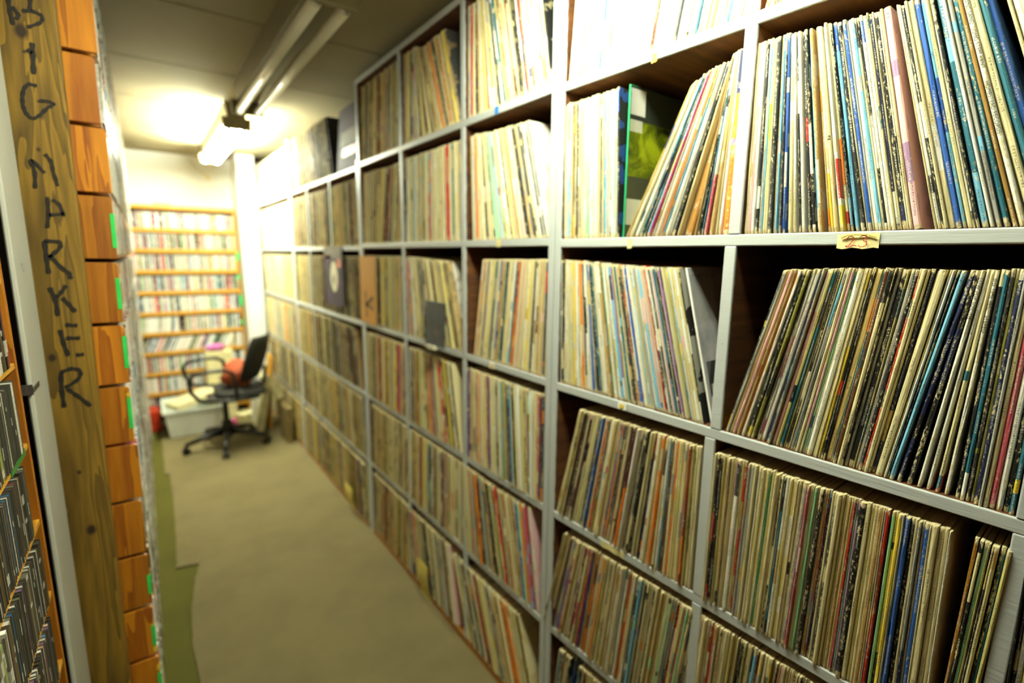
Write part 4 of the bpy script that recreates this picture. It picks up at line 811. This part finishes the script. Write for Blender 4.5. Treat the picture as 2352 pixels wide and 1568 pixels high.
# wedge of yellow papers in the bottom rows
M_YPAP=plain('yellow_paper','d2c060',.7,var=.1)
def tongue(y0,y1,z1,lab):
    m=MB(); n=6
    for i in range(n+1):
        f=i/n; z=.036+(z1-.036)*f; x=.822-.018*math.sin(f*2.2)
        m.v+=[(x,y0+.01*f,z),(x,y1-.004*math.sin(f*5),z)]
    nv=len(m.v); m.v+=[(p[0]+.0012,p[1],p[2]) for p in m.v]
    for i in range(n): m.face((2*i,2*i+1,2*i+3,2*i+2)); m.face((nv+2*i+2,nv+2*i+3,nv+2*i+1,nv+2*i))
    tag(m.build('paper_sheet',[M_YPAP],None),lab,'paper')
tongue(1.650,1.745,.20,'yellow torn paper sheet hanging out of the bottom shelf, nearer one')
tongue(2.555,2.69,.17,'yellow torn paper sheet poking out of the bottom shelf, farther one')
# ---- office chair
M_BLK=plain('black_plastic','0e0e0d',.4,var=.1); M_FAB=plain('black_mesh_fabric','15150f',.85,var=.3,scale=300,bump=.3)
CX,CY=.395,4.12
ch=root('office_chair',(CX,CY,0.007),'black swivel office chair with loop armrests in the far aisle','chair')
for k in range(5):
    a=math.radians(188+72*k); ex,ey=CX+.27*math.cos(a),CY+.27*math.sin(a)
    MB().tube([(CX+.03*math.cos(a),CY+.03*math.sin(a),.125),(CX+.16*math.cos(a),CY+.16*math.sin(a),.105),(ex,ey,.078)],[.026,.021,.015],8).build('base_leg',[M_BLK],ch,smooth=True)
    c=MB(); 
    for s in (-1,1):
        nx,ny=-math.sin(a)*.014*s,math.cos(a)*.014*s
        c.tube([(ex+nx*.4,ey+ny*.4,.033),(ex+nx*1.5,ey+ny*1.5,.033)],.026,14)
    c.tube([(ex,ey,.035),(ex,ey,.085)],.008,8)
    c.build('caster',[M_BLK],ch)
MB().tube([(CX,CY,.08),(CX,CY,.20),(CX,CY,.21),(CX,CY,.39)],[.034,.034,.02,.02],16).build('gas_column',[M_BLK],ch,smooth=False)
MB().box(CX-.11,CX+.11,CY-.08,CY+.08,.375,.405).build('mechanism',[M_BLK],ch,bevel=.01)
sm=MB()
for i,(z,g) in enumerate(((.405,.9),(.412,1),(.437,1),(.447,.93))):
    for k in range(28):
        t_=2*math.pi*k/28; c_,s_=math.cos(t_),math.sin(t_)
        sm.v.append((CX+.105+g*.165*math.copysign(abs(c_)**.55,c_),CY+.02+g*.225*math.copysign(abs(s_)**.55,s_),z))
for i in range(3):
    for k in range(28): sm.face((i*28+k,i*28+(k+1)%28,(i+1)*28+(k+1)%28,(i+1)*28+k))
sm.face(list(range(28))[::-1]); sm.face(list(range(84,112))); sm.build('seat',[M_FAB],ch,smooth=True)
# backrest: curved padded panel at the +x side, turned a little to the camera
bm_=MB(); R_=Matrix.Rotation(math.radians(-28),3,'Z'); n1,n2=10,10
for side in (0,1):
    for i in range(n1+1):
        for j_ in range(n2+1):
            u=-1+2*i/n1; v=j_/n2; w_=.215*(1-.30*abs(v-.45)**1.5*2); tck=.018*(1-abs(u)**4*.7)*(1-abs(2*v-1)**4*.6)
            p=Vector((.045*u*u*-1+(.02+.10*v)+(tck if side else -tck),u*w_,0)); p=R_@p
            bm_.v.append((CX+.20+p.x,CY+.02+p.y,.500+.33*v))
def gi(s,i,j): return s*(n1+1)*(n2+1)+i*(n2+1)+j
for i in range(n1):
    for j_ in range(n2):
        bm_.face((gi(0,i,j_),gi(0,i,j_+1),gi(0,i+1,j_+1),gi(0,i+1,j_))); bm_.face((gi(1,i,j_),gi(1,i+1,j_),gi(1,i+1,j_+1),gi(1,i,j_+1)))
for i in range(n1): bm_.face((gi(0,i,0),gi(0,i+1,0),gi(1,i+1,0),gi(1,i,0))); bm_.face((gi(0,i,n2),gi(1,i,n2),gi(1,i+1,n2),gi(0,i+1,n2)))
for j_ in range(n2): bm_.face((gi(0,0,j_),gi(1,0,j_),gi(1,0,j_+1),gi(0,0,j_+1))); bm_.face((gi(0,n1,j_),gi(0,n1,j_+1),gi(1,n1,j_+1),gi(1,n1,j_)))
bm_.build('backrest',[M_FAB],ch,smooth=True)
MB().tube([(CX+.08,CY,.395),(CX+.20,CY+.02,.40),(CX+.275,CY+.03,.45),(CX+.29,CY+.03,.58)],[.018,.018,.016,.014],8).build('back_stem',[M_BLK],ch,smooth=True)
for s,yy in ((-1,CY-.235),(1,CY+.275)):
    pts=[(CX+.20,yy,.415),(CX+.02,yy,.405),(CX-.17,yy,.435),(CX-.215,yy,.50),(CX-.225,yy,.575),(CX-.20,yy,.615),(CX-.10,yy,.630),(CX-.01,yy,.629),(CX+.035,yy,.605),(CX+.05,yy,.52),(CX+.055,yy,.42)]
    MB().tube(pts,.014,8).build('armrest',[M_BLK],ch,smooth=True)
    MB().tube([(CX,yy,.41),(CX,CY,.395)],.014,8).build('arm_bar',[M_BLK],ch)
# bag on the seat
M_BAG=plain('orange_brown_cloth','a8481a',.8,var=.35,scale=14); M_PINKC=plain('pink_cloth','c86ab0',.7,var=.3,scale=20)
def lump(name,c,r,mat,lab,cat,seed=0,fl=.0):
    rg=random.Random(seed); m=MB(); n,k=18,10
    for i in range(k+1):
        ph=math.pi*i/k
        for j_ in range(n):
            th=2*math.pi*j_/n; q=1+.16*math.sin(3*th+seed+ph)+.13*math.sin(5*ph+2*th+seed*2)+.06*math.sin(7*th-4*ph)
            z=math.cos(ph); m.v.append((c[0]+r[0]*math.sin(ph)*math.cos(th)*q,c[1]+r[1]*math.sin(ph)*math.sin(th)*q,max(c[2]-r[2],c[2]+r[2]*z*(1 if z>0 else 1.15))))
    for i in range(k):
        for j_ in range(n): m.face((i*n+j_,(i+1)*n+j_,(i+1)*n+(j_+1)%n,i*n+(j_+1)%n))
    return tag(m.build(name,[mat],smooth=True),lab,cat)
lump('cloth_bag',(CX+.10,CY+.04,.548),(.10,.13,.10),M_BAG,'rumpled orange-brown bag lying on the office chair seat','bag',2)
# ---- storage box with papers
M_BOX=plain('white_plastic_box','dfe6dc',.5,var=.05,scale=6); M_CREAMP=plain('cream_paper','e2d8a8',.6,var=.06,scale=15)
bxr=root('storage_box',(.21,4.72,.007),'white open storage box on the carpet behind the office chair','box')
def tray(x0,x1,y0,y1,z0,z1,t,tap):
    m=MB(); 
    o_=[(x0+tap,y0+tap),(x1-tap,y0+tap),(x1-tap,y1-tap),(x0+tap,y1-tap)]; O=[(x0,y0),(x1,y0),(x1,y1),(x0,y1)]
    I=[(x0+t,y0+t),(x1-t,y0+t),(x1-t,y1-t),(x0+t,y1-t)]; i_=[(x0+tap+t,y0+tap+t),(x1-tap-t,y0+tap+t),(x1-tap-t,y1-tap-t),(x0+tap+t,y1-tap-t)]
    m.v=[(*p,z0) for p in o_]+[(*p,z1) for p in O]+[(*p,z1) for p in I]+[(*p,z0+t) for p in i_]
    for k in range(4):
        n=(k+1)%4; m.face((k,n,4+n,4+k)); m.face((4+k,4+n,8+n,8+k)); m.face((8+k,8+n,12+n,12+k))
    m.face((3,2,1,0)); m.face((12,13,14,15)); return m
tray(.02,.42,4.50,4.93,.007,.225,.006,.03).build('box_body',[M_BOX],bxr,bevel=.002)
m=MB().box(.012,.428,4.492,4.500,.205,.228).box(.012,.428,4.930,4.938,.205,.228).box(.012,.020,4.50,4.93,.205,.228).box(.42,.428,4.50,4.93,.205,.228); m.build('box_rim',[M_BOX],bxr,bevel=.002)
R1=Matrix.Translation((.24,4.70,.235))@Matrix.Rotation(math.radians(-14),4,'Y')@Matrix.Rotation(.3,4,'Z')
tag(MB().box(-.17,.19,-.13,.13,0,.05,M=R1).build('paper_stack',[M_CREAMP],bevel=.003),'cream paper stack lying tilted across the white storage box','paper')
tag(MB().box(-.05,.02,-.005,.20,0,.16,M=Matrix.Translation((-.02,4.78,.008))@Matrix.Rotation(.05,4,'Z')).build('red_folder',[plain('red_card','b8300c',.5,var=.2)],bevel=.002),'red folder box on the floor beside the white storage box','folder')
tag(MB().box(-.06,.06,-.05,.05,0,.02,M=Matrix.Translation((.17,5.10,1.8012))).build('small_box',[plain('pink_card','c88a78',.6)],bevel=.002),'small pink box lying on top of the back CD rack','box')
# ---- clutter by the far shelf foot
M_CREAMB=plain('cream_board','d8cf9c',.6,var=.15,scale=18); M_KRAFT=plain('kraft_board','7c6a3c',.7,var=.2)
def slab(c,sx,sy,sz,rx,ry,rz,mat,name,lab,cat):
    M=Matrix.Translation(c)@Matrix.Rotation(rz,4,'Z')@Matrix.Rotation(ry,4,'Y')@Matrix.Rotation(rx,4,'X')
    return tag(MB().box(-sx/2,sx/2,-sy/2,sy/2,0,sz,M=M).build(name,[mat],bevel=.003),lab,cat)
slab((.640,4.40,.007),.055,.20,.36,0,.22,0,M_CREAMB,'boxed_set','cream boxed record set leaning right on the floor by the far shelf','box')
slab((.800,4.33,.285),.055,.20,.20,0,-.5,0,M_CREAMB,'boxed_set','cream boxed set leaning left on top of the brown slab','box')
slab((.782,4.02,.007),.045,.22,.27,0,.03,0,M_KRAFT,'kraft_box','brown cardboard box on the floor against the far shelf foot','box')
slab((.60,4.58,.007),.16,.10,.10,0,0,.4,M_CREAMB,'paper_pile','cream paper pile on the floor behind the office chair base','paper')
lump('pink_cloth',(.53,4.62,.035),(.05,.05,.028),plain('hot_pink','e04a9a',.6),'bright pink cloth scrap on the floor behind the office chair','cloth',4)
lump('pale_pink_bag',(.36,4.48-.05,.035),(.05,.03,.028),plain('pale_pink','e8a0a0',.6),'pale pink bag corner on the floor in front of the white box','bag',6)
lump('purple_cloth',(.43,4.86,.50+.14),(.07,.05,.03),M_PINKC,'purple cloth lying on the stacked boxes behind the chair','cloth',8)
slab((.45,4.86,.007),.20,.14,.600,0,0,0,M_CREAMB,'box_stack','tall cream carton standing on the floor behind the office chair','box')
slab((.655,4.50,.007),.07,.16,.62,0,.05,0,M_WHITP,'poster_tube','tall white carton leaning by the far record shelf','box')
slab((.725,4.42,.007),.012,.20,.60,0,.08,0,plain('yellow_card','d8a020',.6),'yellow_board','yellow board leaning against the far record shelf','board')
# small yellow tag hanging from a wire near the far lamp
wr=MB().tube([(.40,5.19,2.20),(.44,5.17,2.13),(.49,5.15,2.09),(.52,5.14,2.075)],.0025,6)
tg=root('hanging_wire',(.40,5.19,2.20),'thin pale wire with small yellow tag on the back wall','wire'); wr.build('wire',[M_CEIL],tg); MB().box(.508,.528,5.135,5.140,2.05,2.078).build('yellow_tag',[M_YEL],tg)
for o in LOCS:
    if '_loc' in o: del o['_loc']
